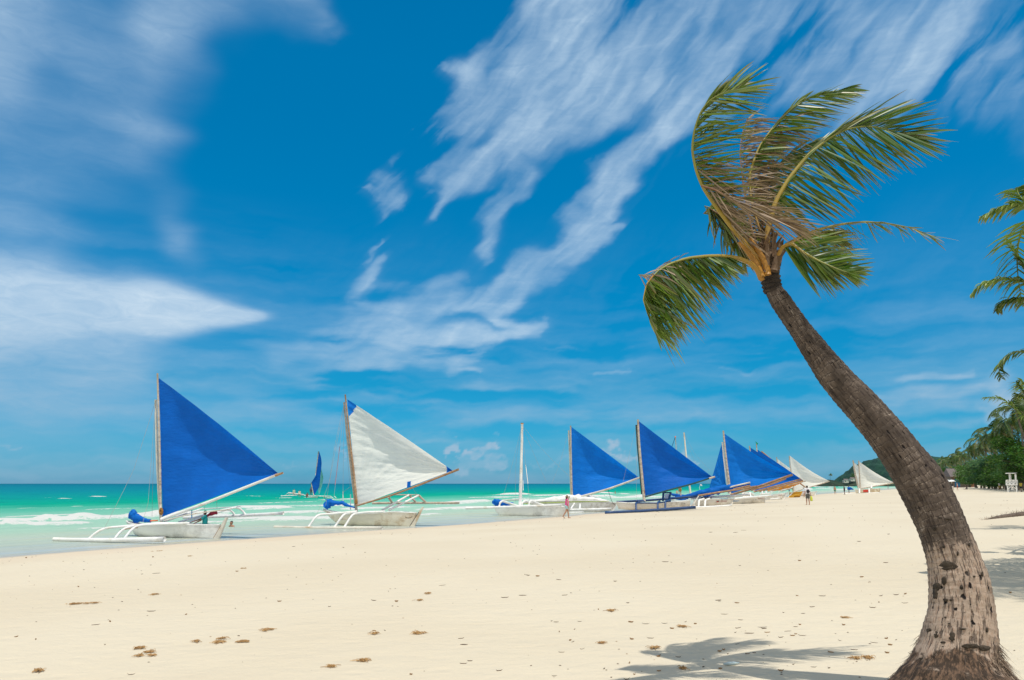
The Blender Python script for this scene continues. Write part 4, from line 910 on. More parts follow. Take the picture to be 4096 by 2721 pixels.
# ---------------------------------------------------------------- the leaning palm in front
Y0, YB = 6.4, 5.85
TR = [(50, 86, 74), (100, 117, 92), (200, 187, 96), (300, 258, 118), (400, 330, 142), (500, 427, 160), (600, 516, 170), (700, 592, 186), (800, 662, 206), (900, 712, 202), (1000, 752, 198), (1100, 791, 206), (1200, 811, 228), (1300, 819, 243), (1390, 815, 272), (1450, 806, 302), (1510, 797, 362), (1568, 808, 480), (1640, 815, 620), (1700, 815, 700)]
cs = []; rs = []
for y, x, w in reversed(TR):
    t = (1700-y)/1650; px, py = KT(x, y); p = W(px, py, YB+(Y0-YB)*t**1.1); cs.append(p); rs.append(w/.967/2*mpp(p)*(.95 if y < 1400 else .91)*(.89 if y < 700 else .89+.11*min(1, (y-700)/500)))
palm = thing('coconut_palm', 'leaning coconut palm with a thick ringed trunk and wind-blown crown in the foreground', 'palm tree', (cs[0].x, cs[0].y, cs[0].z))
MP = barkmat('coconut_bark', (.078, .060, .048), (.35, .27, .21), split=1.18)  # worn paler bark below the split, crown shade painted into the upper tone
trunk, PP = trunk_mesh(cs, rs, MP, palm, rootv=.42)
print('palm base', cs[0], 'crown', cs[-1], [round(r, 3) for r in rs])
SCAR = mat('bark_scar', (.06, .045, .03), .95, .5, 20, .8, 60); KS = cro(3450, 2050, 2.337)
def scar(l, name='bark_scar'):
    c = V((0, 0, 0)); pts = []
    for x, y in l:
        d = ray(*KS(x, y)); best = None
        for i, q in enumerate(PP[::4]):       # walk the ray onto the trunk surface
            t = (q-CAM).dot(d)/d.length_squared; p = CAM+d*t; r = (p-q).length
            if best is None or r < best[0]: best = (r, q, t)
        k = min(range(len(cs)-1), key=lambda j: (cs[j]-best[1]).length); rad = rs[k]
        q = best[1]; h = max(0, rad*rad-best[0]**2)**.5; pts.append(CAM+d*best[2]-d.normalized()*(h+.004))
    c = sum(pts, V((0, 0, 0)))/len(pts); b = MB(); n = len(pts); e = (CAM-c).normalized()
    rows = [[c+(p-c)*f+e*(.016*(1-f**3))*(1 if f < 1 else -1)+e*.004*MN.noise(p*60+V((f*9, 0, 0))) for p in pts] for f in (1.0, .85, .6, .3, .02)]
    rows[0] = [p-e*.02 for p in pts]
    b.quadgrid(rows, True); b.build(name, SCAR, trunk)
def blob(x, y, rx, ry, n=16, sd=0): return [(x+rx*cos(2*pi*i/n)*(1+.35*MN.noise(V((i*.9, sd, 0)))), y+ry*sin(2*pi*i/n)*(1+.35*MN.noise(V((i*.9, sd, 5))))) for i in range(n)]
scar([(675, 530), (705, 490), (750, 455), (800, 450), (860, 470), (905, 500), (930, 522), (860, 540), (790, 552), (720, 540)])
for q in [(762, 640, 26, 44), (695, 700, 46, 46), (680, 760, 30, 60), (780, 820, 20, 16), (826, 820, 15, 14), (838, 1160, 36, 50), (752, 1215, 30, 12), (748, 1258, 24, 13), (675, 150, 14, 28), (760, 320, 16, 18), (890, 385, 12, 26), (800, 60, 40, 10), (725, 50, 20, 12), (1000, 300, 12, 22), (1120, 575, 12, 26), (1045, 600, 14, 10), (940, 1090, 34, 9), (775, 980, 12, 10), (810, 1040, 12, 8), (1010, 860, 8, 8), (925, 700, 20, 26), (1165, 1100, 14, 28), (690, 1140, 26, 40), (620, 1100, 30, 20), (640, 1310, 50, 16), (545, 1370, 40, 16), (1010, 1250, 90, 26), (1140, 1270, 60, 30), (950, 1330, 60, 20)]:
    scar(blob(*q, sd=q[0]))
# fibrous root skirt
RTM = leafmat('root_fibres', (.07, .045, .03), (.34, .24, .16), (.45, .36, .27), 0, .8)
rb = MB(); tn = []; dr = []; R = random.Random(5)
axis0 = cs[0]
for i in range(4200):
    th = R.uniform(0, 2*pi); h = R.uniform(0.02, .62)**1.0; k = 0
    d = 0; j = 0
    cl = 0
    # position on the flare
    for q in range(len(cs)-1):
        seg = (cs[q+1]-cs[q]).length
        if cl+seg > h: break
        cl += seg
    f = (h-cl)/seg; c = cs[q].lerp(cs[q+1], f); r = rs[q]+(rs[q+1]-rs[q])*f
    if h > .40 and MN.noise(V((cos(th)*2, sin(th)*2, 1)))*.25+.47 < h: continue
    e = V((cos(th), sin(th), 0)); p = c+e*(r*1.0+.004); L = R.uniform(.05, .17)*(1.2-h)
    dd = (e*.55+V((R.uniform(-.45, .45), R.uniform(-.45, .45), -1.0))).normalized(); w = R.uniform(.002, .0055)
    sd = dd.cross(e).normalized(); rows = []; tt = R.random()**2.2
    for s in range(4):
        u = s/3; ww = w*(1-u*.8); rows.append([p-sd*ww, p+e*ww*.8, p+sd*ww])
        for _ in range(3): tn.append(tt); dr.append(max(0, tt-.6))
        p = p+dd*(L/3)+e*.012*R.uniform(-.4, 1.2); dd = (dd+V((0, 0, .22))*R.uniform(-1, 1)).normalized()
    rb.quadgrid(rows)
rb.at['tone'] = tn; rb.at['dry'] = dr; tag(rb.build('root_fibres', RTM, palm), kind='stuff')
def cp(l, Y, dY=0.0):                  # crown pixels to world, drifting in depth towards the tip
    n = len(l)-1; return [W(*KC(x, y), Y+dY*(i/n)) for i, (x, y) in enumerate(l)]
M = lambda c: c/1.307*Y0/F*1.32        # crop length -> metres
def ky(*k): return [(t, a, M(l)) for t, a, l in k]
rg = random.Random(77)
# tall left frond
frond(palm, cp([(742, 1148), (690, 1060), (640, 1000), (560, 905), (480, 800), (410, 700), (372, 610), (350, 500), (360, 400), (392, 300), (440, 235), (520, 195), (600, 172)], Y0-.05, -.5),
      ky((0, 20, 40), (.3, 10, 120), (.5, 5, 170), (.65, 30, 150), (.78, 52, 190), (.9, 50, 190), (1, 38, 170)), ky((0, 0, 50), (.35, -12, 190), (.5, 0, 240), (.62, 8, 250), (.75, -2, 260), (.9, -18, 210), (1, 12, 150)),
      n=78, t0=.40, dry=.10, droop=.12, wind=.35, r=(.042, .005), rng=rg, tone=(.15, .8), jit=.13)
frond(palm, cp([(640, 1000), (560, 905), (480, 800), (412, 702), (375, 620), (352, 520)], Y0-.08, -.25), ky((0, -10, 120), (.5, -5, 200), (1, 5, 220)), ky((0, -60, 130), (.5, -40, 190), (1, -10, 260)),
      n=46, t0=.1, dry=.6, droop=.5, wind=.35, r=(.01, .008), rng=rg, mat_=LEAFD, jit=.35, wid=.014, tone=(.2, 1), name='torn_frond')
# fronds behind the crown: olive tangle
for l, dY, dry, mm in [
    ([(720, 1100), (660, 900), (620, 700), (600, 520), (610, 420), (640, 330)], .5, .5, LEAFD), ([(730, 1100), (690, 860), (640, 640), (700, 480), (740, 420)], .6, .7, LEAFD),
    ([(735, 1100), (720, 900), (720, 760), (760, 640), (830, 540), (960, 470), (1050, 445)], .7, .05, LEAF), ([(735, 1100), (700, 900), (690, 700), (740, 600), (840, 560)], .9, .2, LEAF), ([(715, 1100), (600, 960), (520, 850), (440, 800), (410, 830)], .5, .25, LEAF)]:
    frond(palm, cp(l, Y0, dY), ky((0, 60, 60), (.5, 40, 130), (1, 20, 150)), ky((0, -40, 60), (.5, -5, 170), (1, -5, 150)), n=60, t0=.25, dry=dry, droop=.3, wind=.5, r=(.016, .004), rng=rg, mat_=mm, jit=.38, wid=.019, tone=(.0, .5), stem=STEMD)
# frond rising to the top centre
frond(palm, cp([(735, 1110), (715, 950), (660, 760), (650, 620), (700, 480), (780, 370), (870, 280), (960, 225), (1060, 200), (1150, 178)], Y0+.1, .4),
      ky((0, 60, 40), (.55, 45, 70), (.7, 50, 110), (.85, 32, 110), (1, 12, 110)), ky((0, -20, 60), (.45, 0, 120), (.6, -8, 220), (.75, -14, 230), (.88, -8, 170), (1, -22, 110)),
      n=80, t0=.42, dry=.05, droop=.2, wind=.3, r=(.03, .004), rng=rg, tone=(.05, .55))
frond(palm, cp([(715, 950), (660, 760), (650, 620), (700, 480), (780, 370), (830, 330)], Y0+.05, .5), None, ky((0, -40, 90), (.5, -25, 200), (1, -5, 220)), n=75, t0=.2, dry=.6, droop=.55, wind=.3, r=(.012, .008), rng=rg, mat_=LEAFD, jit=.3, wid=.015, name='torn_frond')
# the big right frond
frond(palm, cp([(738, 1100), (738, 1000), (748, 900), (785, 770), (850, 655), (950, 530), (1050, 445), (1130, 398), (1210, 376), (1300, 374), (1380, 392), (1450, 415), (1500, 438)], Y0-.05, .15),
      ky((0, 60, 50), (.3, 55, 75), (.45, 48, 120), (.6, 42, 230), (.72, 34, 320), (.82, 27, 350), (.9, 16, 270), (1, 0, 190)), ky((0, -50, 70), (.2, -46, 190), (.38, -42, 300), (.55, -48, 300), (.7, -52, 310), (.82, -52, 270), (.92, -38, 230), (1, -8, 180)),
      n=105, t0=.22, dry=.0, droop=.18, wind=.22, r=(.045, .006), rng=rg, tone=(.0, .45), wid=.026, depth=.3, jit=.07)
# dead reddish frond hanging across
frond(palm, cp([(400, 685), (470, 705), (560, 760), (650, 805), (760, 850), (860, 885)], Y0-.35, -.15), ky((0, 12, 200), (.4, 0, 280), (1, -12, 140)), ky((0, -60, 90), (.3, -42, 200), (.7, -28, 230), (1, -20, 140)),
      n=48, t0=.02, dry=.45, droop=.35, wind=.2, r=(.014, .006), rng=rg, mat_=LEAFD, stem=STEMD, jit=.22, wid=.014, tone=(.0, .9), name='dead_frond')
# lower right: sparse long one and green one
frond(palm, cp([(785, 1080), (830, 1000), (920, 950), (1010, 912), (1130, 885), (1250, 872), (1370, 880), (1500, 905), (1610, 950)], Y0+.05, .6), ky((0, 10, 60), (.5, -5, 60), (1, -10, 60)), ky((0, -60, 80), (.3, -45, 120), (.42, -35, 150), (.55, -60, 110), (.8, -55, 100), (1, -32, 110)),
      n=44, t0=.2, dry=.35, droop=.4, wind=.3, r=(.03, .004), rng=rg, jit=.3, wid=.012, miss=.30, tone=(.1, .5))
frond(palm, cp([(790, 1075), (820, 1005), (870, 985), (940, 1035), (1010, 1075), (1100, 1115), (1170, 1140)], Y0-.1, -.5), ky((0, 20, 120), (.3, 15, 250), (.6, 14, 210), (1, 5, 100)), ky((0, -60, 200), (.3, -58, 260), (.6, -55, 170), (1, -30, 90)),
      n=70, t0=.18, dry=.02, droop=.25, wind=.2, r=(.028, .004), rng=rg, wid=.024, tone=(.0, .75))
frond(palm, cp([(785, 1070), (850, 985), (930, 950), (1020, 925), (1090, 930)], Y0+.2, .3), ky((0, 15, 80), (1, 0, 110)), ky((0, -60, 200), (.5, -50, 240), (1, -35, 130)), n=50, t0=.2, dry=.15, droop=.3, wind=.2, r=(.02, .004), rng=rg, tone=(.0, .5))
# lower left frond arching down
frond(palm, cp([(712, 1170), (690, 1120), (650, 1085), (590, 1062), (520, 1052), (430, 1052), (330, 1062), (240, 1090), (170, 1130), (120, 1190), (100, 1260)], Y0-.1, -.55),
      ky((0, -30, 60), (.35, -35, 120), (.6, -48, 200), (.8, -50, 240), (1, -62, 230)), ky((0, -60, 60), (.35, -45, 130), (.55, -58, 220), (.75, -58, 290), (.9, -62, 300), (1, -70, 280)),
      n=88, t0=.30, dry=.05, droop=.15, wind=.12, r=(.038, .006), rng=rg, wid=.024, tone=(.0, .55), depth=.45)
frond(palm, cp([(330, 1062), (240, 1085), (190, 1110), (130, 1150), (70, 1150)], Y0-.4, -.2), ky((0, 20, 60), (1, 0, 90)), ky((0, -60, 120), (1, -30, 160)), n=24, t0=.1, dry=.8, droop=.9, wind=.5, r=(.008, .004), rng=rg, mat_=LEAFD, jit=.6, wid=.012, name='torn_frond')
frond(palm, cp([(150, 1150), (112, 1200), (95, 1280), (120, 1360), (160, 1440)], Y0-.65, -.1), ky((0, -25, 120), (.5, -35, 200), (1, -42, 110)), ky((0, -70, 60), (1, -70, 80)), n=40, t0=.1, dry=.1, droop=.1, wind=.1, r=(.010, .003), rng=rg, tone=(.1, .6), name='frond_tip')
# tuft hanging behind the left stalk
frond(palm, cp([(690, 1090), (600, 1000), (520, 900), (450, 800), (415, 790)], Y0+.3, .1), ky((0, -60, 120), (1, -70, 120)), ky((0, -75, 120), (1, -60, 160)), n=46, t0=.2, dry=.2, droop=.8, wind=.4, r=(.02, .006), rng=rg, tone=(0, .5), jit=.5)
# leaf sheaths and brown husk fibre round the heart
SH = mat('palm_sheath', (.19, .12, .07), .8, .45, 9, .6, 30); SHO = mat('orange_petiole', (.46, .22, .035), .5, .35, 6, .2)
for l, r0, r1, m_ in [([(716, 1165), (690, 1100), (650, 1040), (600, 975)], .030, .02, SHO), ([(745, 1150), (735, 1090), (700, 1030), (650, 960)], .032, .018, SHO), ([(738, 1140), (742, 1060), (738, 980)], .028, .022, SH), ([(780, 1130), (798, 1060), (850, 990)], .035, .022, SH), ([(720, 1180), (700, 1150), (705, 1110)], .022, .02, SHO)]:
    b = MB(); p = smoothpts(cp(l, Y0-.12, 0), 12); b.tube(p, [r0+(r1-r0)*i/11 for i in range(12)], 10); b.build('petiole', m_, palm)
b = MB()
for i in range(34):
    x = rg.uniform(680, 812); y = rg.uniform(960, 1130); p = W(*KC(x, y), Y0+rg.uniform(-.12, .2)); e = V((rg.uniform(-.5, .7), rg.uniform(-.5, .5), 1)).normalized(); s = V((e.z, .2, -e.x)).normalized(); L = rg.uniform(.08, .26); w = rg.uniform(.012, .035)
    b.quadgrid([[p-s*w, p+V((0, .01, 0)), p+s*w], [p+e*L*.5-s*w*.8, p+e*L*.5+V((0, .02, 0)), p+e*L*.5+s*w*.7], [p+e*L-s*.003, p+e*L, p+e*L+s*.003]])
b.build('sheath_fibre', SH, palm)
b = MB(); c0 = W(*KC(752, 1105), Y0); b.ball(c0, .088, 20, 14, (1, 1, 1.5), 0, .35, 5); b.build('crown_heart', SH, palm)
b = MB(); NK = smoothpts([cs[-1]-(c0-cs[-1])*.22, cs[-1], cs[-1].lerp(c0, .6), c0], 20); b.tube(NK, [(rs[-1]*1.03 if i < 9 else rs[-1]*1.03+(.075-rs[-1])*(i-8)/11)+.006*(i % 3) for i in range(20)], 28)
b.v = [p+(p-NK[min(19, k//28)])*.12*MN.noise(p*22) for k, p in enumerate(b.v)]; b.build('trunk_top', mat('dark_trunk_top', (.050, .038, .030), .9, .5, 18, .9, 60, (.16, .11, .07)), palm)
# ---------------------------------------------------------------- palms just outside the right edge
def gen_palm(label, base, crown, n=14, L=3.0, rt=.14, seed=1, lean=.4, skip=None, nl=34, group='coconut palms at the right edge', wind=.25):
    Rn = random.Random(seed); t = thing('coconut_palm', label, 'palm tree', base, group)
    b0, c0 = V(base), V(crown); mid = b0.lerp(c0, .45)+V((lean, 0, 0))
    pts = smoothpts([b0, mid, c0], 24); b = MB(); b.tube(pts, [rt*(1.35-.65*min(1, i/8)) if i < 8 else rt*(.70+.12*(i % 2)) for i in range(24)], 12)
    b.at['bark'] = [(cos(j % 12/12*2*pi)*.22, sin(j % 12/12*2*pi)*.22, (j//12)*.3) for j in range(len(b.v))]; b.at['root'] = [0.0]*len(b.v)
    b.build('trunk', MPF, t)
    for i in range(n):
        az = 2*pi*(i+Rn.uniform(-.3, .3))/n; e0 = Rn.uniform(-.1, 1.25); d = V((cos(az)*cos(e0), sin(az)*cos(e0), sin(e0)))
        q = c0.copy(); P = [q.copy()]; ln = L*Rn.uniform(.8, 1.1)
        for s in range(9):
            q = q+d*(ln/9); P.append(q.copy()); d = (d+V((wind*.5, 0, -.30-.1*s*.3))*(.5)).normalized()
        if skip and skip(az, e0): continue
        pfrond(t, P, Rn, nl, ln)
    return t
def pfrond(t, P, Rn, nl, ln, wid=.05, tone=(.0, .9), dry=.05, name='frond', w3=V((.25, 0, -.35)), mt=None):
    P = smoothpts(P, 20); b = MB(); tn = []; dr = []; base_t = Rn.uniform(*tone)
    for side in (-1, 1):
        for i in range(nl):
            u = .15+.85*(i+Rn.random())/nl; x = u*19; k = min(18, int(x)); p = P[k].lerp(P[k+1], x-k)
            tg = (P[k+1]-P[k]).normalized(); sd = tg.cross(V((0, 0, 1)));
            if sd.length < .1: sd = V((1, 0, 0))
            sd.normalize()
            d = (sd*side*.8+tg*.6+V((0, 0, Rn.uniform(-.4, .2)))).normalized(); L = ln*.26*sin(pi*min(1, u*.85+.12))**.6*Rn.uniform(.8, 1.1)
            wv = d.cross(V((0, 0, 1))).normalized(); wv = (wv+V((0, 0, Rn.uniform(-.9, .9)))).normalized(); rows = []
            q = p; tt = min(1, max(0, base_t+Rn.uniform(-.25, .25)))
            for s in range(4):
                w = wid*(.5, .5, .35, .03)[s]; rows.append([q-wv*w, q+wv*w]); tn += [tt, tt]; dd = min(1, dry+(s == 3)*.4); dr += [dd, dd]
                q = q+d*(L/3); d = (d+w3*.45).normalized()
            b.quadgrid(rows)
    nb = len(b.v); b.tube(P, [.02*ln/3*(1.6-1.4*i/19) for i in range(20)], 5); tn += [.9]*(len(b.v)-nb); dr += [.15]*(len(b.v)-nb)
    b.at['tone'] = tn; b.at['dry'] = dr; return b.build(name, mt or LEAF, t)
MPF = barkmat('far_palm_bark', (.12, .09, .07), (.3, .22, .16))
K4c = cro(3750, 700, 1.569)
SPX = []
for lab, cpx, Yd, bx, tr, seed in [
    ('coconut palm whose highest fronds reach into the right edge of the sky', (4175, 850), 12.5, .9, [[(560, 170), (480, 178), (380, 213), (275, 262)], [(600, 240), (560, 180), (512, 130), (500, 95), (520, 72), (550, 78)]], 3),
    ('coconut palm with drooping dark fronds halfway up the right edge', (4165, 1165), 14, .8, [[(640, 720), (560, 600), (490, 480), (440, 408)], [(640, 720), (540, 672), (430, 650), (340, 658), (265, 690), (213, 752)], [(640, 760), (540, 770), (470, 775), (405, 800), (372, 850)]], 5),
    ('coconut palm with one bright curled frond low on the right edge', (4190, 1440), 17, .7, [[(660, 1130), (560, 1100), (470, 1115), (405, 1160), (380, 1210), (405, 1280)]], 7),
    ('coconut palm standing nearest the white lifeguard tower at the right edge', (4140, 1610), 26, .3, [[(600, 1450), (540, 1520), (450, 1430), (370, 1392), (285, 1398)], [(600, 1450), (560, 1330), (520, 1280), (490, 1330)], [(600, 1430), (540, 1360), (500, 1300)], [(600, 1440), (550, 1400), (480, 1370)]], 9)]:
    c = W(cpx[0], cpx[1], Yd); base = V((c.x+bx, c.y+.3, GZ(c.x+bx, c.y+.3)-.05))
    t = gen_palm(lab, base, c, 13 if Yd < 20 else 11, 2.7 if Yd < 16 else 3.4, .13, seed, lean=.35, skip=lambda az, e: cos(az) < .12, nl=36)
    Rn = random.Random(seed+50)
    for l in tr:
        P = [W(*K4c(x, y), Yd+.1*k) for k, (x, y) in enumerate(l)]; P[0] = c.lerp(P[0], .3)
        ln = sum((a-b).length for a, b in zip(P, P[1:])); pfrond(t, P, Rn, 44, max(ln, 1.6)*.95, .04, (.2, .9), .05, w3=V((.05, 0, -.75)))
ob = V((11.4, 8.8, GZ(11.4, 8.8)-.05))
gen_palm('tall coconut palm beyond the right edge, seen only by its shade on the sand', ob, V((9.7, 9.2, 11.6)), 15, 2.9, .15, 31, lean=.3, nl=40)
# ---------------------------------------------------------------- fallen palm log on the right
lg = thing('fallen_palm_log', 'weathered fallen palm log half buried in the sand at the right edge', 'log', G(4060, 2078))
a, b_ = G(3925, 2081, .0), G(4230, 2048, .10); P = [a.lerp(b_, i/14)+V((0, 0, .06*sin(pi*min(1, i/9))-.03)) for i in range(15)]
trunk_mesh([P[0], P[3], P[7], P[11], P[14]], [.015, .09, .13, .14, .15], MPF, lg, 'log', 28, .03)
fb_ = MB(); tn = []; dr = []
for i in range(420):
    u = R.random(); p = P[0].lerp(P[14], u)+V((0, R.uniform(-.12, .12), .05+.12*min(1, u*3))); d = V((R.uniform(-1, .4), R.uniform(-.5, .3), R.uniform(-.5, .5))).normalized(); s = d.cross(V((0, 0, 1))).normalized()*.008; L = R.uniform(.08, .22)
    fb_.quadgrid([[p-s, p+s], [p+d*L-s*.3, p+d*L+s*.3]]); tt = R.random(); tn += [tt]*4; dr += [tt*.5]*4
fb_.at['tone'] = tn; fb_.at['dry'] = dr; tag(fb_.build('bark_fibres', RTM, lg), kind='stuff')
# ================================================================ people
SKIN = mat('skin', (.42, .22, .14), .55, .08, 3); SKIND = mat('skin_dark', (.13, .06, .035), .5, .1, 3); SKINL = mat('skin_light', (.58, .36, .26), .55, .08, 3)
HAIR = mat('dark_hair', (.02, .015, .012), .6, .3, 30); LIPS = mat('eye_and_mouth', (.05, .02, .02), .5, .1)
def cap_(b, p, q, r0, r1, n=14):
    p, q = V(p), V(q); d = q-p; L = d.length; d = d.normalized() if L > 1e-6 else V((0, 0, 1)); a = d.orthogonal().normalized(); c = d.cross(a); rows = []
    for i in range(5): t = pi/2*(1-i/4); rows.append((p-d*r0*sin(t), r0*cos(t)+1e-4))
    for i in range(5): t = pi/2*i/4; rows.append((q+d*r1*sin(t), r1*cos(t)+1e-4))
    b.quadgrid([[o+(a*cos(2*pi*j/n)+c*sin(2*pi*j/n))*r for j in range(n)] for o, r in rows], True)
    k = len(b.v); b.f.append(tuple(range(k-10*n, k-9*n))); b.mi.append(0); b.f.append(tuple(reversed(range(k-n, k)))); b.mi.append(0)
def remesh(o, vox):
    md = o.modifiers.new('r', 'REMESH'); md.mode = 'VOXEL'; md.voxel_size = vox; md.use_smooth_shade = True
    sm = o.modifiers.new('s', 'SMOOTH'); sm.factor = .5; sm.iterations = 3
    dg = bpy.context.evaluated_depsgraph_get(); me = bpy.data.meshes.new_from_object(o.evaluated_get(dg)); o.modifiers.clear(); old = o.data; nm = old.name; mm = [m for m in old.materials]
    me.materials.clear()
    for m in mm: me.materials.append(m)
    for p in me.polygons: p.use_smooth = True
    o.data = me; me.name = nm; return o
J0 = dict(pel=(0, 0, .94), ch=(0, .01, 1.26), nk=(0, .01, 1.45), hd=(0, .03, 1.60), sl=(-.18, 0, 1.40), sr=(.18, 0, 1.40), el=(-.23, -.02, 1.12), er=(.23, -.02, 1.12), wl=(-.25, .06, .88), wr=(.25, .06, .88),
          hl=(-.09, 0, .92), hr=(.09, 0, .92), kl=(-.10, .02, .50), kr=(.10, .02, .50), al=(-.10, -.01, .08), ar=(.10, -.01, .08), tl=(-.12, .15, .03), tr=(.12, .15, .03))
def person(label, pos, height, face, skin, top=None, bottom=None, pose=None, hair='short', vox=.006, group=None, hat=None, woman=False, coarse=False, name='person', cut=None, shirt_len=.0, sleeves=.5):
    J = dict(J0); J.update(pose or {}); s = height/1.72; a = radians(face); ca, sa = cos(a), sin(a); pos = V(pos)
    T = lambda p: pos+V((p[0]*ca-p[1]*sa, p[0]*sa+p[1]*ca, p[2]))*s
    j = {k: V(v) for k, v in J.items()}
    t = thing(name, label, 'person', pos, group)
    b = MB(); C = lambda p, q, r0, r1: cap_(b, T(p), T(q), r0*s, r1*s, 10 if coarse else 14)
    w = .9 if woman else 1.0
    up = (j['ch']-j['pel']).normalized(); hd = j['hd']; f = V((0, 1, 0)); fo = V(J.get('look', (0, 1, 0))).normalized(); sd = fo.cross(V((0, 0, 1))).normalized()
    # trunk
    for dx in (-.07, .07): e = V((dx, 0, 0)); C(j['pel']+e, j['ch']+e*1.3*w, .105, .105*w)
    C(j['pel']+V((-.05, -.03, -.03)), j['pel']+V((.05, -.03, -.03)), .115, .115); C(j['sl']*.8+j['nk']*.2, j['sr']*.8+j['nk']*.2, .07*w, .07*w); C(j['ch'], j['nk'], .11*w, .06); C(j['nk']-V((0, 0, .03)), hd-V((0, 0, .05)), .055*w, .052)
    if woman:
        for dx in (-.07, .07): C(j['ch']+V((dx, .07, .02)), j['ch']+V((dx, .08, .02)), .06, .05)
    # head: skull, jaw, nose, ears
    C(hd+V((0, -.015, .025)), hd+fo*.02+V((0, 0, .02)), .085, .078); C(hd+fo*.03+V((0, 0, -.02)), hd+fo*.055+V((0, 0, -.075)), .06, .036)
    C(hd+fo*.085+V((0, 0, .01)), hd+fo*.105+V((0, 0, -.018)), .012, .015)
    for k in (-1, 1): C(hd+sd*.078*k+V((0, 0, .012)), hd+sd*.082*k-fo*.01+V((0, 0, -.02)), .014, .010)
    for L, sg in (('l', -1), ('r', 1)):
        S_, E, Wr = j['s'+L], j['e'+L], j['w'+L]; C(S_, E, .055*w, .040*w); C(E, Wr, .042*w, .027*w)
        d = (Wr-E).normalized(); sidev = d.cross(V((0, 1, .2))).normalized(); pn = d.cross(sidev)
        C(Wr, Wr+d*.055, .026, .028); pm = Wr+d*.05
        if not coarse:
            C(pm-sidev*.02, pm+d*.03-sidev*.024, .018, .016); C(pm+sidev*.02, pm+d*.03+sidev*.024, .018, .016)
            for q, (off, ln) in enumerate(((-.030, .070), (-.010, .082), (.010, .076), (.030, .060))):
                p0 = pm+d*.035+sidev*off; d1 = (d+pn*.35+sidev*off*4).normalized(); p1 = p0+d1*ln*.5; d2 = (d1+pn*.8).normalized(); C(p0, p1, .0095, .0088); C(p1, p1+d2*ln*.5, .0088, .0075)
            th0 = Wr+d*.03-sidev*.028; C(th0, th0+(d*.6-sidev*.7+pn*.3).normalized()*.04, .012, .0105); C(th0+(d*.6-sidev*.7+pn*.3).normalized()*.04, th0+(d*1.3-sidev*.9+pn*.5).normalized()*.068, .010, .008)
        H, Kn, An, To = j['h'+L], j['k'+L], j['a'+L], j['t'+L]
        if cut != 'waist':
            C(H, Kn, .088, .056); C(Kn, Kn.lerp(An, .35), .055, .056); C(Kn.lerp(An, .3), An, .056, .034); C(An-V((0, .03, .03)), To, .036, .026); C(To, To+V((.015*sg, .02, 0)), .026, .018)
    body = remesh(b.build('body', skin, t), (vox*s*1.0) if not coarse else .022)
    def shell(nm, m, parts, vx=None):
        nonlocal b
        b = MB()
        for p, q, r0, r1 in parts: C(p, q, r0, r1)
        return remesh(b.build(nm, m, t), vx or (.010 if not coarse else .024))
    if top:
        pr = [(j['pel']+V((dx, 0, .03-shirt_len)), j['ch']+V((dx*1.3*w, 0, .02)), .125, .122*w) for dx in (-.07, .07)]+[(j['sl']*.85+j['nk']*.15, j['sr']*.85+j['nk']*.15, .078*w, .078*w), (j['ch'], j['nk']-V((0, 0, .05)), .125*w, .09)]
        if sleeves:
            for L in 'lr': pr.append((j['s'+L], j['s'+L].lerp(j['e'+L], sleeves), .070*w, .062*w))
        if woman: pr += [(j['ch']+V((dx, .075, .02)), j['ch']+V((dx, .085, .02)), .066, .056) for dx in (-.07, .07)]
        shell('shirt', top, pr)
    if bottom:
        pr = [(j['pel']+V((-.05, -.03, -.02)), j['pel']+V((.05, -.03, -.02)), .128, .128)]
        for L in 'lr': pr.append((j['h'+L], j['h'+L].lerp(j['k'+L], bottom[1]), .105, .090))
        shell('shorts', bottom[0], pr)
    if hair:
        pr = [(hd-fo*.022+V((0, 0, .042)), hd+fo*.008+V((0, 0, .048)), .086, .078)]
        if hair == 'long': pr.append((hd-fo*.06+V((0, 0, .0)), hd-fo*.075-V((0, 0, .16)), .06, .035))
        if hair == 'short': pr.append((hd-fo*.045, hd-fo*.045-V((0, 0, .03)), .062, .05))
        shell('hair', HAIR, pr, .01 if not coarse else .02)
    if not coarse:
        b2 = MB()
        for k in (-1, 1): b2.ball(T(hd+fo*.088+sd*.032*k+V((0, 0, .012))), .011*s, 8, 6)
        cap_(b2, T(hd+fo*.093-sd*.02-V((0, 0, .055))), T(hd+fo*.093+sd*.02-V((0, 0, .055))), .006*s, .006*s, 8); b2.build('facial_features', LIPS, t)
    if hat:
        b2 = MB(); n = 24; c = hd+V((0, 0, .07)); prof = [(.085, -.01), (.17, -.045), (.175, -.05), (.09, .0), (.082, .06), (.05, .085), (.001, .09)]
        b2.quadgrid([[T(c+V((r*cos(2*pi*i/n), r*sin(2*pi*i/n), z+.02*sin(2*pi*i/n*2+.5)*(r > .1)))) for i in range(n)] for r, z in prof], True); b2.build('sun_hat', hat, t)
    return t, T, j
PINK = mat('pink_top', (.85, .10, .35), .8, .1, 5); LBLUE = mat('pale_blue_shorts', (.45, .68, .72), .8, .15, 9); TEAL = mat('teal_shirt', (.0, .22, .23), .8, .2, 5)
WHT = mat('white_shirt', (.75, .72, .74), .8, .1, 5); GRY = mat('grey_shorts', (.12, .12, .11), .85, .2, 5); HATM = mat('straw_hat', (.22, .15, .10), .85, .3, 30, .4); YB_ = mat('yellow_bag', (.62, .66, .06), .6, .2, 6)
BLK = mat('black_fabric', (.02, .02, .025), .7, .2); STR_ = mat('striped_umbrella_cloth', (.50, .58, .55), .7, .1)
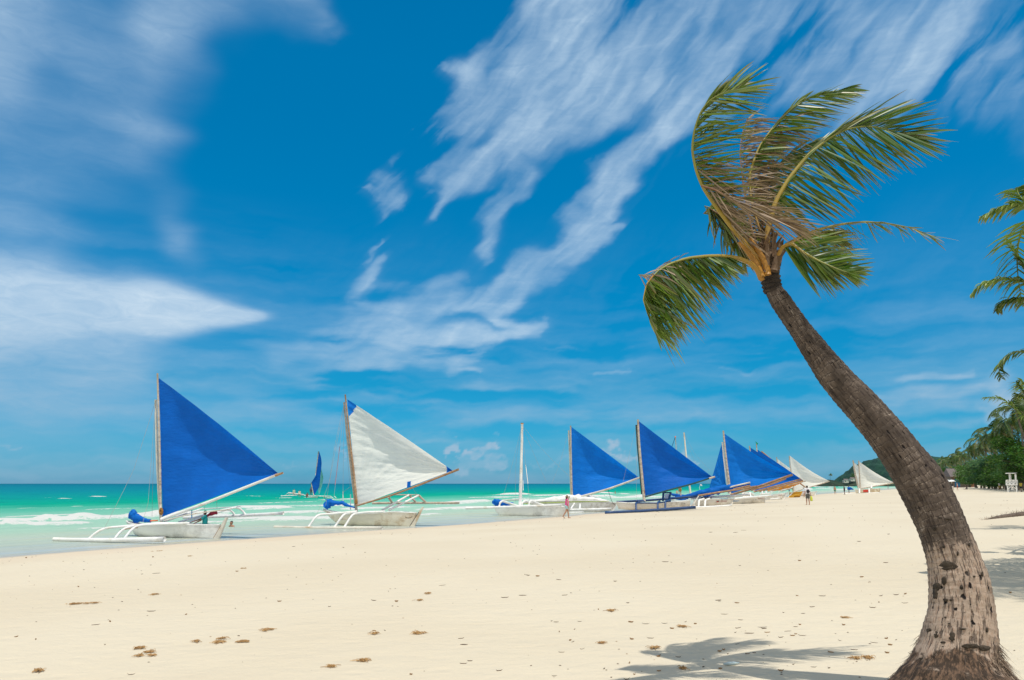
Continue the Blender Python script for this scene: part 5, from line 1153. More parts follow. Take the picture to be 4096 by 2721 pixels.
# woman in pink walking to the right, hand at her hat
p = G(2268, 2074); 
person('person in pink top and pale blue shorts walking barefoot, hand raised to a brown hat', p, 1.56, -75, SKIN, PINK, (LBLUE, .38), dict(el=(-.24, .16, 1.34), wl=(-.13, .24, 1.56), er=(.24, -.05, 1.13), wr=(.26, .03, .88),
   kl=(-.09, .12, .50), al=(-.09, .17, .08), tl=(-.09, .31, .04), kr=(.09, -.10, .52), ar=(.09, -.34, .20), tr=(.09, -.24, .06)), 'long', hat=HATM, woman=True, sleeves=0, vox=.0055)
# man with a small backpack, seen from behind
p = G(3233, 2020)
t, T, j = person('person in white shirt and dark shorts seen from behind, carrying a yellow bag', p, 1.72, 0, SKIN, WHT, (GRY, .72), dict(wr=(.27, .04, .86), al=(-.13, 0, .08), tl=(-.15, .13, .03), ar=(.12, 0, .08)), 'short', vox=.0065)
b = MB(); b.ball(T(V((0, -.17, 1.22))), .15, 16, 12, (1, .55, 1.15), 0, .15, 4); o = b.build('backpack', BLK, t)
bg_ = thing('tote_bag', 'yellow-green bag hanging from the hand of the person in the white shirt', 'bag', T(V((.33, .02, .5))))
b = MB(); n = 16; rows = []
for z, r in ((-.22, .12), (-.20, .15), (0, .16), (.15, .13), (.24, .05)): rows.append([T(V((.33+r*.75*cos(2*pi*i/n), .02+r*.5*sin(2*pi*i/n), .56+z+.01*MN.noise(V((i, z*9, 0)))))) for i in range(n)])
b.quadgrid(rows, True); b.poly(list(reversed(rows[0]))); b.poly(rows[-1]); b.build('bag_body', YB_, bg_)
b = MB(); b.tube([T(V((.31, .02, .80))), T(V((.28, .045, .87))), T(V((.275, .06, .84)))], .008, 6); b.build('bag_handle', YB_, bg_)
# couple under a parasol left of him
p = G(3216, 1990); t, T, j = person('person standing by the yellow boat in pale top and shorts', p, 1.66, 150, SKIN, mat('pale_pink_top', (.62, .50, .50), .8), (WHT, .5), dict(er=(.26, .10, 1.18), wr=(.20, .22, 1.34)), 'long', coarse=True, woman=True)
um = thing('beach_parasol', 'small striped parasol leaning above the boats beside the person in the white shirt', 'parasol', G(3232, 1992))
c = W(3228, 1959, G(3232, 1992).y-.4); b = MB(); n = 16; rows = []
for r, z in ((.001, .34), (.35, .27), (.7, .12), (.95, -.05)): rows.append([c+V((r*cos(2*pi*i/n), r*sin(2*pi*i/n), z-.03*(i % 2)*(r > .5)+.18*r*cos(2*pi*i/n))) for i in range(n)])
b.quadgrid(rows, True); b.build('canopy', STR_, um)
b = MB(); b.tube([c+V((0, 0, .36)), V((c.x, c.y, GZ(c.x, c.y)-.1))], .022, 8); b.build('pole', WHT, um)
# boy working on boat 1
q = B1.q(*K1(1400, 1352), .0)
person('person in teal shirt standing inside the white boat, reaching along the boom', V((q.x, q.y, q.z-.86)), 1.50, 100, SKIND, TEAL, (GRY, .6), dict(er=(.18, .34, 1.24), wr=(.12, .66, 1.12), el=(-.2, .20, 1.20), wl=(-.10, .50, 1.06), look=(.3, 1, .1)), 'short', vox=.006, sleeves=.6)
# swimmer
q = SEA(926, 2110)
person('person bathing chest-deep just behind the stern of the left boat', V((q.x, q.y, -1.32)), 1.7, 150, SKIN, None, None, dict(el=(-.26, .1, 1.15), wl=(-.12, .3, 1.1)), 'short', vox=.008)
# swimmers and bathers farther out (all parts coarse)
for lab, px, py, dz, sk, tp, fc in [('person wading waist-deep beyond the navy-floated boat, dark hair', 2461, 1976, -.95, SKIN, None, 60), ('person swimming near the foam left of the navy-floated boat', 2417, 1988, -1.3, SKIND, None, -30),
      ('person wading behind the furled blue sail, bare shoulders', 2708, 1978, -.6, SKINL, None, 10)]:
    q = SEA(px, py); person(lab, V((q.x, q.y, dz)), 1.7, fc, sk, tp, None, None, 'short', coarse=True)
# crew of the offshore boat
for lab, x, y, sk, tp, st in [('crew person in pale shirt seated far out on the left arm of the offshore boat', 303, 1146, SKIN, mat('pale_green_shirt', (.5, .6, .42), .8), 0), ('crew person in yellowish shirt seated nearer the hull of the offshore boat', 356, 1158, SKIN, mat('cream_shirt', (.7, .62, .45), .8), 0),
      ('crew person standing at the sail of the offshore boat', 466, 1166, SKIND, mat('slate_shirt', (.10, .12, .20), .8), 1), ('crew person crouching on the hull of the offshore boat', 430, 1180, SKIND, mat('brown_shirt', (.22, .12, .09), .8), 0)]:
    q = BO.q(*K2(x, y), .1)
    sit = dict(kl=(-.12, .42, .92), kr=(.12, .42, .92), al=(-.12, .44, .50), ar=(.12, .44, .50), tl=(-.12, .58, .46), tr=(.12, .58, .46), wl=(-.12, .34, 1.0), wr=(.12, .34, 1.0))
    person(lab, V((q.x, q.y, q.z-(0 if st else .82))), 1.7, 200, sk, tp, (GRY, .5), None if st else sit, 'short', coarse=True)
# people walking and standing along the waterline and far up the beach
cols = dict(red=mat('red_shirt', (.55, .07, .06), .8), white=WHT, dark=BLK, green=mat('green_shirt', (.08, .22, .12), .8), yel=mat('yellow_shirt', (.65, .50, .08), .8), blue=mat('blue_shirt', (.06, .14, .35), .8), none=None, pink=mat('rose_shirt', (.62, .28, .30), .8))
for lab, px, py, h, tp, bt, sk, fc in [
    ('bare-chested person in green shorts standing in the shallows beyond the white sails', 3341, 1978, 1.75, 'none', 'green', SKIN, 170), ('person in dark clothes walking just left of the lone white-sailed boat', 3379, 1979, 1.7, 'dark', 'dark', SKIND, 90), ('person in pale top beside the bow of the lone white-sailed boat', 3397, 1973, 1.7, 'pink', 'dark', SKIND, 70),
    ('person in white top by the bow of the tall white sail', 3158, 1973, 1.7, 'white', 'blue', SKIN, 30), ('person in green shirt under the tall white sail', 3172, 1971, 1.65, 'green', 'yel', SKIN, 190),
    ('person in red shirt far up the beach right of the trunk', 3797, 1951, 1.7, 'red', 'white', SKIN, 180), ('person in dark top and white shorts walking right of the trunk', 3812, 1962, 1.7, 'dark', 'white', SKIND, 10), ('person with red shorts standing before the blue hut', 3831, 1962, 1.75, 'none', 'red', SKINL, 60),
    ('person in maroon shirt beneath the trees left of the lifeguard tower', 3965, 1952, 1.75, 'red', 'dark', SKIND, 60), ('person in white shirt and yellow shorts left of the lifeguard tower', 3999, 1960, 1.75, 'white', 'yel', SKIN, 200), ('person in cream shirt walking at the right edge beside the lifeguard tower', 4086, 1968, 1.8, 'yel', 'dark', SKIND, 120), ('person in white shirt behind the lone white-sailed boat', 3553, 1958, 1.7, 'pink', 'blue', SKIN, 60), ('person in blue shirt under the trees beside the hut', 3882, 1950, 1.7, 'white', 'blue', SKIND, 30)]:
    q = G(px, py); person(lab, q, h, fc, sk, cols[tp], (cols[bt], .6), dict(kl=(-.1, .08, .5), al=(-.1, .12, .08), tl=(-.1, .26, .03), ar=(.1, -.12, .08), tr=(.1, .02, .03)), 'short', coarse=True)
q = G(3868, 1958)
person('person lying back on the sand in front of the trees', V((q.x, q.y, q.z-.75)), 1.7, 90, SKIND, BLK, (GRY, .4), dict(pel=(0, 0, .86), hl=(-.09, .02, .86), hr=(.09, .02, .86), kl=(-.1, .35, 1.05), kr=(.1, .42, .84), al=(-.1, .62, .82), ar=(.1, .82, .80), tl=(-.1, .75, .82), tr=(.1, .86, .90)), 'short', coarse=True)
# ================================================================ lifeguard tower, huts, umbrellas
LT = Boat('white wooden lifeguard tower with crossed railings and a flat roof at the right edge', (4040, 1969), -8, None, name='lifeguard_tower'); LT.t['category'] = 'lifeguard tower'
KL = cro(3550, 1650, 4.3242); TW = mat('tower_white', (.80, .79, .76), .5, .12, 3)
def lp(b, x1, y1, x2, y2, o1, o2, w=.10): b.beam(LT.q(*KL(x1, y1), o1), LT.q(*KL(x2, y2), o2), w, w, up=V((.1, .9, .1)))
for name, segs in [('roof', None), ('post', [(2105, 1068, 2112, 1200, .7), (2205, 1068, 2212, 1200, .7), (2128, 1072, 2135, 1180, -.7), (2222, 1072, 2226, 1180, -.7)]), ('leg', [(2072, 1268, 2085, 1385, .8), (2222, 1268, 2232, 1382, .8), (2100, 1268, 2110, 1370, -.8), (2235, 1268, 2245, 1368, -.8)]), ('brace', [(2080, 1330, 2150, 1270, .75), (2226, 1330, 2160, 1270, .75), (2190, 1300, 2240, 1340, -.6)])]:
    for sg in segs or []:
        b = MB(); lp(b, *sg[:4], sg[4], sg[4], .14 if name == 'leg' else .11); b.build(name, TW, LT.t, False)
b = MB(); P = [LT.q(*KL(x, y), o) for x, y, o in ((2040, 1060, .95), (2216, 1058, .95), (2240, 1052, -.95), (2062, 1054, -.95))]; u = V((0, 0, .09)); b.poly([p+u for p in P]); b.poly([p for p in reversed(P)])
for i in range(4): b.poly([P[i], P[(i+1) % 4], P[(i+1) % 4]+u, P[i]+u])
b.build('roof', TW, LT.t, False)
b = MB(); P = [LT.q(*KL(x, y), o) for x, y, o in ((2052, 1264, .9), (2232, 1264, .9), (2250, 1256, -.9), (2072, 1256, -.9))]; u = V((0, 0, .10)); b.poly([p+u for p in P]); b.poly([p for p in reversed(P)])
for i in range(4): b.poly([P[i], P[(i+1) % 4], P[(i+1) % 4]+u, P[i]+u])
b.build('platform', TW, LT.t, False)
for o in (.9, -.9):
    b = MB(); dx = 0 if o > 0 else 16
    for y in (1172, 1244): lp(b, 2050+dx, y, 2232+dx, y, o, o, .10)
    for k in range(3):
        x0, x1 = 2050+dx+60.6*k, 2050+dx+60.6*(k+1); lp(b, x0, 1174, x1, 1242, o, o, .06); lp(b, x1, 1174, x0, 1242, o-.02, o-.02, .06); lp(b, x0, 1172, x0, 1262, o, o, .08)
    lp(b, 2232+dx, 1172, 2232+dx, 1262, o, o, .08); b.build('railing', TW, LT.t, False)
b = MB(); lp(b, 2140, 1330, 2190, 1330, 0, 0, .35); 
for i in range(6): lp(b, 2125+4*i, 1262+16*i, 2150+4*i, 1262+16*i, 1.0, 1.0, .06)
b.build('ladder', TW, LT.t, False)
HUTW = mat('hut_boards', (.20, .16, .13), .8, .4, 4); HUTB = mat('hut_blue_panel', (.02, .16, .34), .6, .2); THA = mat('thatch', (.20, .17, .17), .9, .5, 8, .6, 40); HRED = mat('hut_red', (.42, .16, .10), .7, .3)
def hut(label, px, py, w, d, h, roofh, blue=True, wall=HUTW):
    p = G(px, py); t = thing('beach_hut', label, 'hut', p)
    b = MB(); b.box(p+V((0, d/2, h/2)), w, d, h); b.build('wall', wall, t, False)
    b = MB(); o = .5
    for sy in (0, 1):
        y0 = p.y-o if sy == 0 else p.y+d+o; ym = p.y+d/2; z0 = p.z+h-.1; zr = p.z+h+roofh
        a = [V((p.x-w/2-o, y0, z0)), V((p.x+w/2+o, y0, z0)), V((p.x+w/2+o*.4, ym, zr)), V((p.x-w/2-o*.4, ym, zr))]; b.poly(a if sy == 0 else list(reversed(a))); b.poly([q-V((0, 0, .15)) for q in (reversed(a) if sy == 0 else a)])
    for sx in (-1, 1): b.poly([V((p.x+sx*(w/2+o), p.y-o, z0)), V((p.x+sx*(w/2+o), p.y+d+o, z0)), V((p.x+sx*(w/2+o*.4), p.y+d/2, zr))])
    b.build('roof', THA, t, False)
    b = MB(); b.box(p+V((-w*.2, -.03, h*.42)), w*.28, .06, h*.7); b.build('door', HUTB if blue else HRED, t, False)
    b = MB(); b.box(p+V((w*.22, -.03, h*.6)), w*.25, .06, h*.3); b.build('window', DARK, t, False)
    b = MB(); b.box(p+V((0, -1.0, h*.95)), w*1.1, 1.6, .08); b.build('awning', HRED if blue else WP, t, False)
    return t
hut('weathered grey beach hut with a blue door beneath the palms', 3846, 1950, 8, 6, 4.6, 3.4)
hut('low beach hut with a red-brown awning right of the blue-door hut', 3872, 1949, 6, 5, 3.2, 2.0, False, HRED)
for lab, px, py in [('white beach umbrella far up the beach right of the trunk', 3793, 1951), ('smaller pale beach umbrella beside the far white umbrella', 3809, 1952)]:
    p = G(px, py); t = thing('beach_umbrella', lab, 'umbrella', p); b = MB(); n = 16
    r0 = 2.0 if 'far up' in lab else 1.5
    b.quadgrid([[p+V((r*r0*cos(2*pi*i/n), r*r0*sin(2*pi*i/n), 2.5+z*r0-.05*(i % 2)*(r > .9))) for i in range(n)] for r, z in ((.01, .42), (.4, .36), (.75, .2), (1, 0))], True); b.build('canopy', WP, t)
    b = MB(); b.tube([p, p+V((0, 0, 3))], .05, 8); b.build('pole', WP, t)
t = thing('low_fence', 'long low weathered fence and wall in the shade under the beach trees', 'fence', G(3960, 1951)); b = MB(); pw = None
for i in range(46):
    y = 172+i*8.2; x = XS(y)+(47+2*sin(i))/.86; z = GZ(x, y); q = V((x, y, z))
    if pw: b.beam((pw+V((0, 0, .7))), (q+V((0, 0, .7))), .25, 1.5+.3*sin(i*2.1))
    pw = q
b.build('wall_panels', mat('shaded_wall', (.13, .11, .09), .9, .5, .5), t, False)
# ================================================================ trees behind the beach
MLEAF = leafmat('broad_leaves', (.010, .050, .007), (.05, .15, .014), (.14, .15, .03), .2, .6)
MPALM = leafmat('far_palm_leaves', (.010, .050, .010), (.075, .15, .016), (.20, .17, .05), .2, .5)
def tree_proto(seed, H=10, Wd=8):
    Rn = random.Random(seed); b = MB(); tr = [V((0, 0, -.3)), V((.3, .1, H*.22)), V((.1, -.2, H*.45)), V((.4, 0, H*.7))]; b.tube(smoothpts(tr, 10), [.35*(1-.08*i) for i in range(10)], 8)
    cl = []
    for i in range(17):
        a = Rn.uniform(0, 2*pi); z = Rn.uniform(.22, .92); r = Wd*.5*(1-abs(z-.5)**1.6*1.3)*Rn.uniform(.25, .95); c = V((r*cos(a), r*sin(a), z*H)); cl.append((c, Rn.uniform(1.1, 2.2)*Wd/8, Rn.random())); b.tube(smoothpts([V((.2, 0, H*.35*z+.8)), c*.5+V((0, 0, z*H*.45)), c], 6), [.13, .11, .09, .07, .05, .03], 5)
    tk = (b, 'trunk'); l = MB(); tn = []; dr = []
    for c, r, tb in cl:
        for k in range(230):
            d = V((Rn.gauss(0, 1), Rn.gauss(0, 1), Rn.gauss(0, .75))).normalized(); q = c+d*r*Rn.uniform(.55, 1.1)*(1+.25*MN.noise(d*3+c)); s = Rn.uniform(.16, .34)
            e1 = V((Rn.gauss(0, 1), Rn.gauss(0, 1), Rn.gauss(0, .6))).normalized(); e2 = e1.orthogonal().normalized(); l.poly([q-e1*s, q-e2*s*.5, q+e1*s, q+e2*s*.5])
            t_ = min(1, max(0, tb*.7+Rn.uniform(-.1, .4))); tn += [t_]*4; dr += [max(0, Rn.gauss(0, .15))]*4
    l.at['tone'] = tn; l.at['dry'] = dr; return tk, l
def palm_proto(seed, H=12, n=20):
    Rn = random.Random(seed); lean = V((Rn.uniform(-2.2, 1.2), Rn.uniform(-1, 1), 0)); b = MB(); c = lean+V((0, 0, H)); b.tube(smoothpts([V((0, 0, -.3)), lean*.3+V((0, 0, H*.5)), c], 14), [.22-.008*i for i in range(14)], 8)
    l = MB(); tn = []; dr = []
    for i in range(n):
        az = 2*pi*i/n*2.4+Rn.uniform(-.3, .3); e0 = Rn.uniform(-.5, 1.25); d = V((cos(az)*cos(e0)+.35, sin(az)*cos(e0), sin(e0))).normalized(); q = c.copy(); P = [q.copy()]; ln = Rn.uniform(3.4, 4.8)
        for s in range(7): q = q+d*(ln/7); P.append(q.copy()); d = (d+V((.14, 0, -.26))).normalized()
        tb = Rn.random(); dd0 = .8 if e0 < -.35 else .05
        for side in (-1, 1):
            for k in range(22):
                u = .12+.88*(k+Rn.random())/22; x = u*7; kk = min(6, int(x)); p = P[kk].lerp(P[kk+1], x-kk); tg = (P[kk+1]-P[kk]).normalized(); sd = tg.cross(V((0, 0, 1))); sd = sd.normalized() if sd.length > .05 else V((1, 0, 0))
                L = 1.05*sin(pi*min(1, u*.8+.15))**.6; dv = (sd*side*.7+tg*.55+V((.15, 0, -.55))).normalized(); wv = tg*.075
                l.poly([p-wv, p+wv, p+dv*L*.6+wv*.8-V((0, 0, .05)), p+dv*L-V((0, 0, .22))]); tt = min(1, max(0, tb*.8+Rn.uniform(-.15, .2))); tn += [tt]*4; dr += [dd0, dd0, dd0, min(1, dd0+.3)]
        nb = len(l.v); l.tube(P, .04, 4); tn += [.8]*(len(l.v)-nb); dr += [.2]*(len(l.v)-nb)
    l.at['tone'] = tn; l.at['dry'] = dr
    return (b, 'trunk'), l
TB = mat('tree_bark', (.16, .13, .10), .9, .4, 2)
protos = {}
def place(kind, var, x, y, h, label, group, rz=0.0, wide=1.0):
    key = (kind, var)
    if key not in protos:
        (b, _), l = tree_proto(100+var) if kind == 'broad' else palm_proto(200+var, 12)
        protos[key] = (b, l, None)
    base = V((x, y, GZ(x, y)-.1)); H0 = 10.6 if kind == 'broad' else 13.5; s = h/H0
    t = thing('coconut_palm' if kind == 'palm' else 'leafy_tree', label, 'palm tree' if kind == 'palm' else 'tree', base, group); t.rotation_euler.z = rz; t.scale = (s*wide, s*wide, s)
    b, l, ms = protos[key]
    if ms is None:
        o1 = b.build('trunk', TB); o2 = l.build('crown', MPALM if kind == 'palm' else MLEAF); ms = (o1.data, o2.data); protos[key] = (b, l, ms)
        for o in (o1, o2): bpy.data.objects.remove(o)
    for nm, me in zip(('trunk', 'crown'), ms):
        o = bpy.data.objects.new(nm, me); COL.objects.link(o); o.parent = t
    return t
Rt = random.Random(21); gp = 'coconut palms of the tree line behind the beach'; gb = 'leafy trees of the tree line behind the beach'
def tl(px, depth): return CAM.x+(px-2048)/F*(depth*cos(PITCH)-.0)
# traced skyline: photo x, photo y of the top, depth
SKY = [('palm', 4060, 1655, 120, 1), ('palm', 4035, 1660, 135, 2), ('palm', 4012, 1690, 140, 0), ('broad', 4075, 1735, 118, 0), ('palm', 3990, 1720, 155, 1), ('palm', 3962, 1728, 165, 3), ('broad', 4045, 1790, 132, 1), ('palm', 3932, 1752, 175, 2), ('palm', 3908, 1785, 190, 0), ('palm', 3975, 1760, 150, 4), ('palm', 3950, 1775, 170, 1),
  ('broad', 3965, 1810, 160, 2), ('broad', 3925, 1830, 178, 0), ('broad', 4010, 1800, 142, 2), ('broad', 4090, 1820, 112, 1), ('broad', 3990, 1850, 150, 0), ('broad', 3895, 1838, 200, 1), ('palm', 3868, 1808, 250, 3), ('palm', 3855, 1815, 265, 1), ('palm', 3884, 1800, 225, 4), ('palm', 3816, 1800, 330, 2), ('palm', 3826, 1830, 320, 0), ('palm', 3790, 1822, 380, 3), ('palm', 3806, 1835, 360, 1), ('broad', 3870, 1850, 240, 2), ('broad', 3850, 1862, 280, 0), ('broad', 3830, 1868, 310, 1), ('broad', 3805, 1870, 350, 2), ('broad', 3780, 1868, 400, 0), ('palm', 3770, 1838, 430, 2), ('broad', 3755, 1872, 450, 1), ('palm', 3745, 1845, 480, 1), ('broad', 3730, 1880, 500, 2), ('broad', 3705, 1880, 560, 0), ('broad', 3915, 1870, 185, 1), ('broad', 3945, 1875, 168, 0), ('broad', 3975, 1880, 150, 2), ('broad', 4020, 1870, 138, 0), ('broad', 4060, 1860, 124, 2), ('palm', 4085, 1690, 108, 4), ('palm', 4100, 1600, 100, 0), ('broad', 4120, 1760, 100, 2)]
LABS = []
for i, (k, px, py, dep, var) in enumerate(SKY):
    dep = dep*1.32+6
    top = W(px, py, dep); x = top.x; h = top.z-GZ(x, dep)+.2
    rz = 0.0 if k == 'palm' else Rt.uniform(0, 6)
    near = 'left of' if px > 4040 else None
    if k == 'palm': lab = ('tall coconut palm behind the lifeguard tower' if px > 3985 else 'coconut palm in the thicket left of the lifeguard tower' if px > 3900 else 'coconut palm above the thicket over the beach huts' if px > 3840 else 'distant coconut palm right of the leaning trunk')
    else: lab = ('dense leafy tree behind the lifeguard tower' if px > 3985 else 'dense leafy tree left of the lifeguard tower' if px > 3890 else 'leafy tree behind the beach huts' if px > 3820 else 'distant leafy tree right of the leaning trunk')
    LABS.append((lab, px, place(k, var if k == 'palm' else var % 3, x, dep, h, lab, gp if k == 'palm' else gb, rz, Rt.uniform(.95, 1.25) if k == 'palm' else Rt.uniform(1.15, 1.6)*max(1, 8/h))))
ORD = ['leftmost', 'second from the left', 'third from the left', 'fourth from the left', 'fifth from the left', 'sixth from the left', 'seventh from the left', 'eighth from the left', 'ninth from the left', 'tenth from the left', 'eleventh from the left', 'twelfth from the left']
for lb in sorted({q[0] for q in LABS}):
    grp = sorted([q for q in LABS if q[0] == lb], key=lambda q: q[1])
    if len(grp) > 1:
        for i, q in enumerate(grp): q[2]['label'] = lb+', '+(ORD[i] if i < len(grp)-1 else 'rightmost')
for i in range(30):        # undergrowth trees filling the belt behind
    y = 178+i*14+Rt.uniform(-5, 5); x = XS(y)+(58+Rt.uniform(0, 22))/.86
    if abs((x/y)) > .72: continue
    h = Rt.uniform(6, 8.5); place('broad', i % 3, x, y, h, 'low leafy tree filling the shaded belt behind the beach fence', 'low trees behind the beach fence', Rt.uniform(0, 6), 1.7)
# ---------------------------------------------------------------- far hills and headland
def hillmat():
    m, nt, out = newmat('forested_hill'); co = obj_co(nt); n = nt.noise(co, .07, 6, .7); n2 = nt.noise(co, .35, 4, .7)
    col = nt.mix(nt.sstep(n, .38, .62), (.005, .045, .032), (.018, .085, .045)); col = nt.mix(nt.sstep(n2, .5, .7, 0, .6), col, (.005, .04, .028))  # greens shifted toward teal, distance haze painted into the colour
    p = nt.new('ShaderNodeBsdfPrincipled', None, Base_Color=col, Roughness=.9); bm = nt.new('ShaderNodeBump', None, Height=n2, Strength=1.0, Distance=3); nt.l.new(bm.outputs[0], p.inputs['Normal']); nt.l.new(p.outputs[0], out.inputs[0]); return m
HM = hillmat()
ROCK = mat('headland_rock', (.018, .045, .022), .9, .5, .15, .6, .5, (.075, .07, .045))
def ridge(name, prof, dep, thick, m, rough=2.0, steps=160):
    xs = [W(px, 1935, dep).x for px, _ in prof]; hs = [max(-.5, W(px, py, dep).z) for px, py in prof]; b = MB(); rows = []
    for i in range(steps+1):
        x = xs[0]+(xs[-1]-xs[0])*i/steps; k = 0
        while k < len(xs)-2 and xs[k+1] < x: k += 1
        f = (x-xs[k])/(xs[k+1]-xs[k]); f = f*f*(3-2*f); h = hs[k]+(hs[k+1]-hs[k])*f; row = []
        for j in range(29):
            v = j/28; y = dep+(v-.5)*thick; e = sin(pi*v)**.7
            z = h*e+rough*e*(MN.noise(V((x*.06, y*.06, 1)))*.8+MN.noise(V((x*.2, y*.2, 2)))*.6+.35*abs(MN.noise(V((x*.5, y*.5, 3)))))*(1 if h > 1 else .2)-.3
            row.append(V((x, y, z)))
        rows.append(row)
    b.quadgrid(rows); return tag(b.build(name, m), kind='structure')
ridge('hills', [(3440, 1932), (3465, 1885), (3485, 1858), (3510, 1838), (3540, 1834), (3600, 1842), (3680, 1838), (3722, 1828), (3750, 1830), (3790, 1850), (3900, 1880), (4000, 1905), (4100, 1932)], 900, 220, HM, 3.5)
ridge('headland', [(3256, 1942), (3275, 1938), (3300, 1924), (3320, 1920), (3335, 1930), (3350, 1936), (3365, 1930), (3400, 1926), (3440, 1918), (3480, 1915), (3560, 1925), (3700, 1935)], 760, 60, ROCK, 1.6, 200)
for px, py, d, h in [(3320, 1902, 760, 0), (3412, 1893, 750, 0), (3696, 1822, 860, 0)]:
    top = W(px, py, d); zb = W(px, 1922 if px < 3350 else (1925 if px < 3500 else 1838), d).z
    t = thing('coconut_palm', 'lone palm on the low rocky headland beyond the white sails' if px < 3350 else ('tree clump on the headland beside the lone white-sailed boat' if px < 3500 else 'single tree standing on the far hill ridge'), 'palm tree' if px < 3350 else 'tree', V((top.x, d, zb-1)))
    s = (top.z-zb+1)/13.5; t.scale = (s*1.3,)*3 if px < 3500 else (s*1.6, s*1.6, s)
    if px > 3350: t.name = 'leafy_tree'
    ms = protos[('palm', 2)][2] if px < 3350 else protos[('broad', 1)][2]
    for nm, me in zip(('trunk', 'crown'), ms): o = bpy.data.objects.new(nm, me); COL.objects.link(o); o.parent = t
for i, (px, py) in enumerate([(3382, 1926), (3408, 1920)]):
    p = W(px, py, 740); t = thing('seaside_house', ['small pale house on the headland', 'second pale house on the headland nearer the white sails'][i], 'house', p); b = MB(); b.box(p, 4, 4, 2.6); b.build('wall', WPD, t, False); b = MB(); b.poly([p+V(q) for q in ((-2.4, -2.4, 1.3), (2.4, -2.4, 1.3), (2, 0, 2.4), (-2, 0, 2.4))]); b.poly([p+V(q) for q in ((2.4, 2.4, 1.3), (-2.4, 2.4, 1.3), (-2, 0, 2.4), (2, 0, 2.4))]); b.build('roof', THA, t, False)
    b = MB(); b.box(p+V((-.8, -2.02, 0)), .8, .05, 1.0); b.build('window', DARK, t, False)
# ================================================================ seaweed clumps, twigs and scraps on the sand
WEED = leafmat('seaweed', (.22, .115, .035), (.46, .27, .10), (.55, .38, .19), 0, .8); TWIG = mat('dry_twig', (.15, .10, .065), .9, .4, 30); LITT = mat('leaf_scrap', (.34, .20, .09), .9, .4, 30, 0, None, (.22, .17, .12))
SZ = lambda x, y: GZ(x, y)+.004
def weed(px, py, wpx, label, hpx=6):
    p = G(px, py); w = wpx*mpp(p)/2*.78; t_ = MB(); tn = []; dr = []; Rn = random.Random(int(px))
    subs = [(Rn.uniform(-1, 1), Rn.gauss(0, .4), Rn.uniform(.08, .4), Rn.uniform(.3, 1)) for _ in range(Rn.randint(3, 7))]; sl = Rn.uniform(-.5, .5)
    for i in range(int(30+wpx*1.3)):
        sb = Rn.choice(subs); u = max(-1.15, min(1.15, sb[0]+Rn.gauss(0, sb[2]))); dx = u*w; dy = (sb[1]+Rn.gauss(0, sb[2]))*min(w, .16)*.9+sl*dx*.6; x, y = p.x+dx, p.y+dy; q = V((x, y, GZ(x, y)+.002)); a = Rn.uniform(0, 2*pi); L = Rn.uniform(.012, .045)*(2.2 if Rn.random() < .12 else 1); hh = Rn.uniform(.001, .026)*sb[3]; s = V((-sin(a), cos(a), 0))*.003; P = []
        for k in range(4):
            v = k/3; c = q+V((cos(a)*L*v, sin(a)*L*v, hh*sin(pi*v)+.003)); P.append([c-s+V((0, 0, .002)), c+V((0, 0, .006)), c+s+V((0, 0, .002))])
        t_.quadgrid(P); tt = Rn.random(); tn += [tt]*12; dr += [max(0, tt-.7)]*12
    t_.at['tone'] = tn; t_.at['dry'] = dr; o = t_.build('seaweed_clump', WEED, origin=p); tag(o, label, 'seaweed', 'clumps of dry seaweed on the sand')
KW = cro(0, 2050, 1.1805)
for x, y, w, lab in [(340, 435, 80, 'long left piece of the stringy brown seaweed strip on the sand'), (425, 432, 60, 'long right piece of the stringy brown seaweed strip on the sand'), (732, 390, 45, 'thin seaweed streak in mid beach below the left boat'), (655, 645, 36, 'small dark seaweed tuft left of a pair of clumps'), (708, 661, 44, 'flat brown seaweed clump, one of a close pair at lower left'), (716, 678, 24, 'small tuft just under the flat brown clump at lower left'), (652, 680, 20, 'lowest small tuft of the lower left group'),
   (1030, 617, 54, 'thick golden seaweed clump below the white-sailed boat'), (1046, 598, 22, 'small tuft touching the thick golden clump'), (1150, 612, 66, 'thin trailing seaweed right of the thick golden clump'), (930, 612, 20, 'tiny tuft left of the thick golden clump'), (1272, 558, 70, 'long thin seaweed strand in the middle of the sand'), (1770, 575, 30, 'small round seaweed clump near lower centre'), (1985, 573, 64, 'large ragged seaweed clump near lower centre'), (1700, 704, 52, 'dark seaweed clump at the bottom centre'), (183, 752, 34, 'seaweed tuft in the bottom left corner'), (1568, 731, 34, 'thin pale seaweed wisp at the bottom centre'), (2020, 385, 30, 'small seaweed clump in mid beach centre'), (1147, 266, 24, 'small weed heap high on the beach below the cream boat'), (740, 184, 40, 'weed line by the waterline under the left boat'), (1978, 417, 24, 'tiny weed tuft in mid beach centre'), (895, 208, 16, 'small weed heap just below the left boat')]:
    X, Y = KW(x, y); weed(X, Y, w/1.18, lab)
KD = cro(2300, 2400, 1.6864)
for x, y, w, lab in [(720, 185, 40, 'orange-brown weed clump above the palm shadow'), (250, 75, 60, 'thin orange weed strand left of the palm shadow'), (178, 297, 20, 'small orange tuft left of the palm shadow'), (1900, 400, 36, 'curled weed scrap left of the palm roots'), (1975, 395, 44, 'dark weed scrap beside the palm roots'), (540, 328, 50, 'dark twig-like weed above the shadow tip'), (725, 467, 26, 'weed scrap inside the shadow'), (1815, 122, 40, 'dark crumpled leaf scrap in front of the trunk')]:
    X, Y = KD(x, y); weed(X, Y, w/1.7, lab)
bt = G(*KD(1055, 440)); b = MB(); rows = []; PL = mat('clear_plastic', (.40, .50, .52), .25, .1, 9)
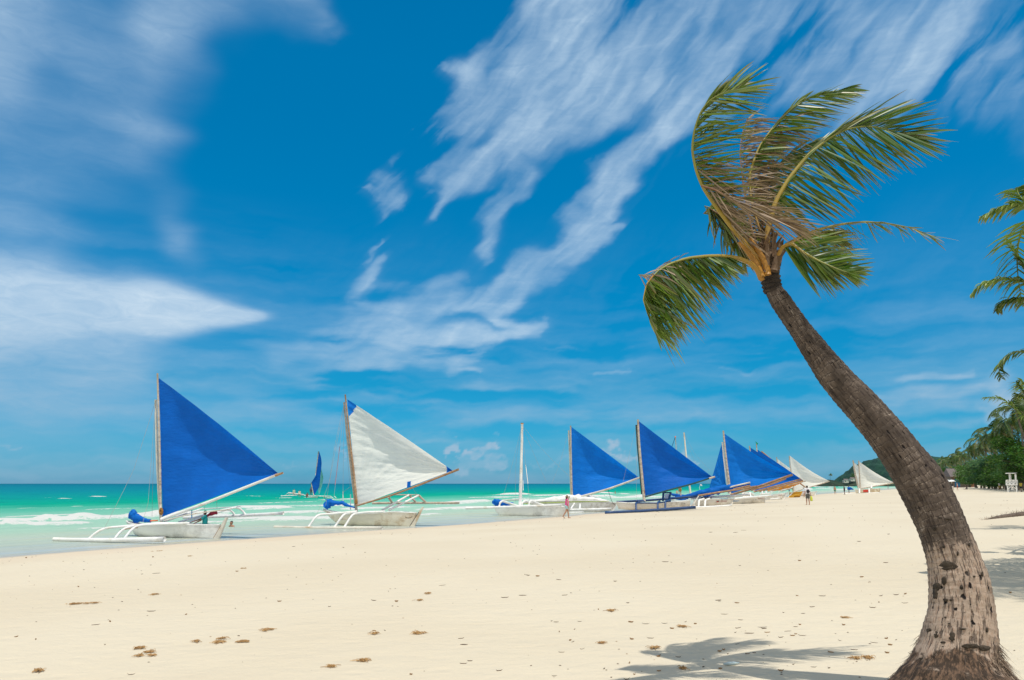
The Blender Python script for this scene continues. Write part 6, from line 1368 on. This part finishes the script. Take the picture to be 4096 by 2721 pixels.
for i in range(9):
    u = i/8; r = .017*(.5+.6*sin(pi*u))*(1+.3*MN.noise(V((i*1.7, 0, 0)))) if u < .8 else .008; c = bt+V(((u-.5)*.15, (u-.5)*.04, .014)); rows.append([c+V((0, cos(2*pi*j/12)*r, sin(2*pi*j/12)*r*.8)) for j in range(12)])
b.quadgrid(rows, True); tag(b.build('plastic_scrap', PL, origin=bt), 'crumpled clear plastic scrap lying inside the palm shadow', 'litter')
Rd = random.Random(8)
def scrap(p, L, w, a, m, name, lab, cat, grp, bend=.14):
    b = MB(); P = []; d = V((cos(a), sin(a), 0)); s = V((-sin(a), cos(a), 0)); k = Rd.uniform(-bend, bend)
    for i in range(5):
        u = i/4-.5; c = p+d*L*u+s*(k*L*(u*u*4-.5)*.5); c.z = GZ(c.x, c.y)+w*.45+Rd.uniform(0, .012)*(i in (0, 4)); P.append(c)
    b.tube(P, [w*.25, w*.5, w*.55, w*.45, w*.15], 5); tag(b.build(name, m, origin=p), lab, cat, grp)
for i in range(150):
    if i < 85: px, py = Rd.uniform(60, 4080), 2721-(2721-2120)*Rd.random()**1.0
    else: px, py = Rd.uniform(2200, 3600), Rd.uniform(2380, 2721)
    p = G(px, py)
    if SD(p.x, p.y) < 1.5: continue
    far = max(.6, zc(p)/9)
    if i % 3: scrap(p, Rd.uniform(.02, .11)*far**.8, Rd.uniform(.005, .010)*far**.7, Rd.gauss(0, .5), TWIG, 'twig', 'small dry twig lying on the pale sand', 'twig', 'dry twigs scattered over the sand')
    else: scrap(p, Rd.uniform(.025, .07)*far**.8, Rd.uniform(.010, .018)*far**.7, Rd.gauss(0, .8), LITT, 'leaf_scrap', 'small brown leaf scrap lying on the pale sand', 'leaf scrap', 'brown leaf scraps scattered over the sand')
b = MB()
for i in range(1200):
    y = 5.5+70*Rd.random()**1.8; x = Rd.uniform(-.70, .70)*y; s_ = SD(x, y)
    if s_ < 1.2: continue
    if MN.noise(V((x*.18, y*.18, 4))) < -.12 and Rd.random() < .7: continue
    z = GZ(x, y)+.002; L = Rd.uniform(.006, .028)*(.6+y/14); a = Rd.gauss(0, .6); d = V((cos(a), sin(a), 0)); s = V((-sin(a), cos(a), 0))*L*.22; p = V((x, y, z)); u = V((0, 0, L*.22))
    b.v += [p-d*L*.5, p-s, p+d*L*.5, p+s, p+u]; k = len(b.v)-5; b.f += [(k, k+1, k+4), (k+1, k+2, k+4), (k+2, k+3, k+4), (k+3, k, k+4)]; b.mi += [Rd.choice([0, 0, 1])]*4
tag(b.build('beach_crumbs', [TWIG, LITT]), kind='stuff')
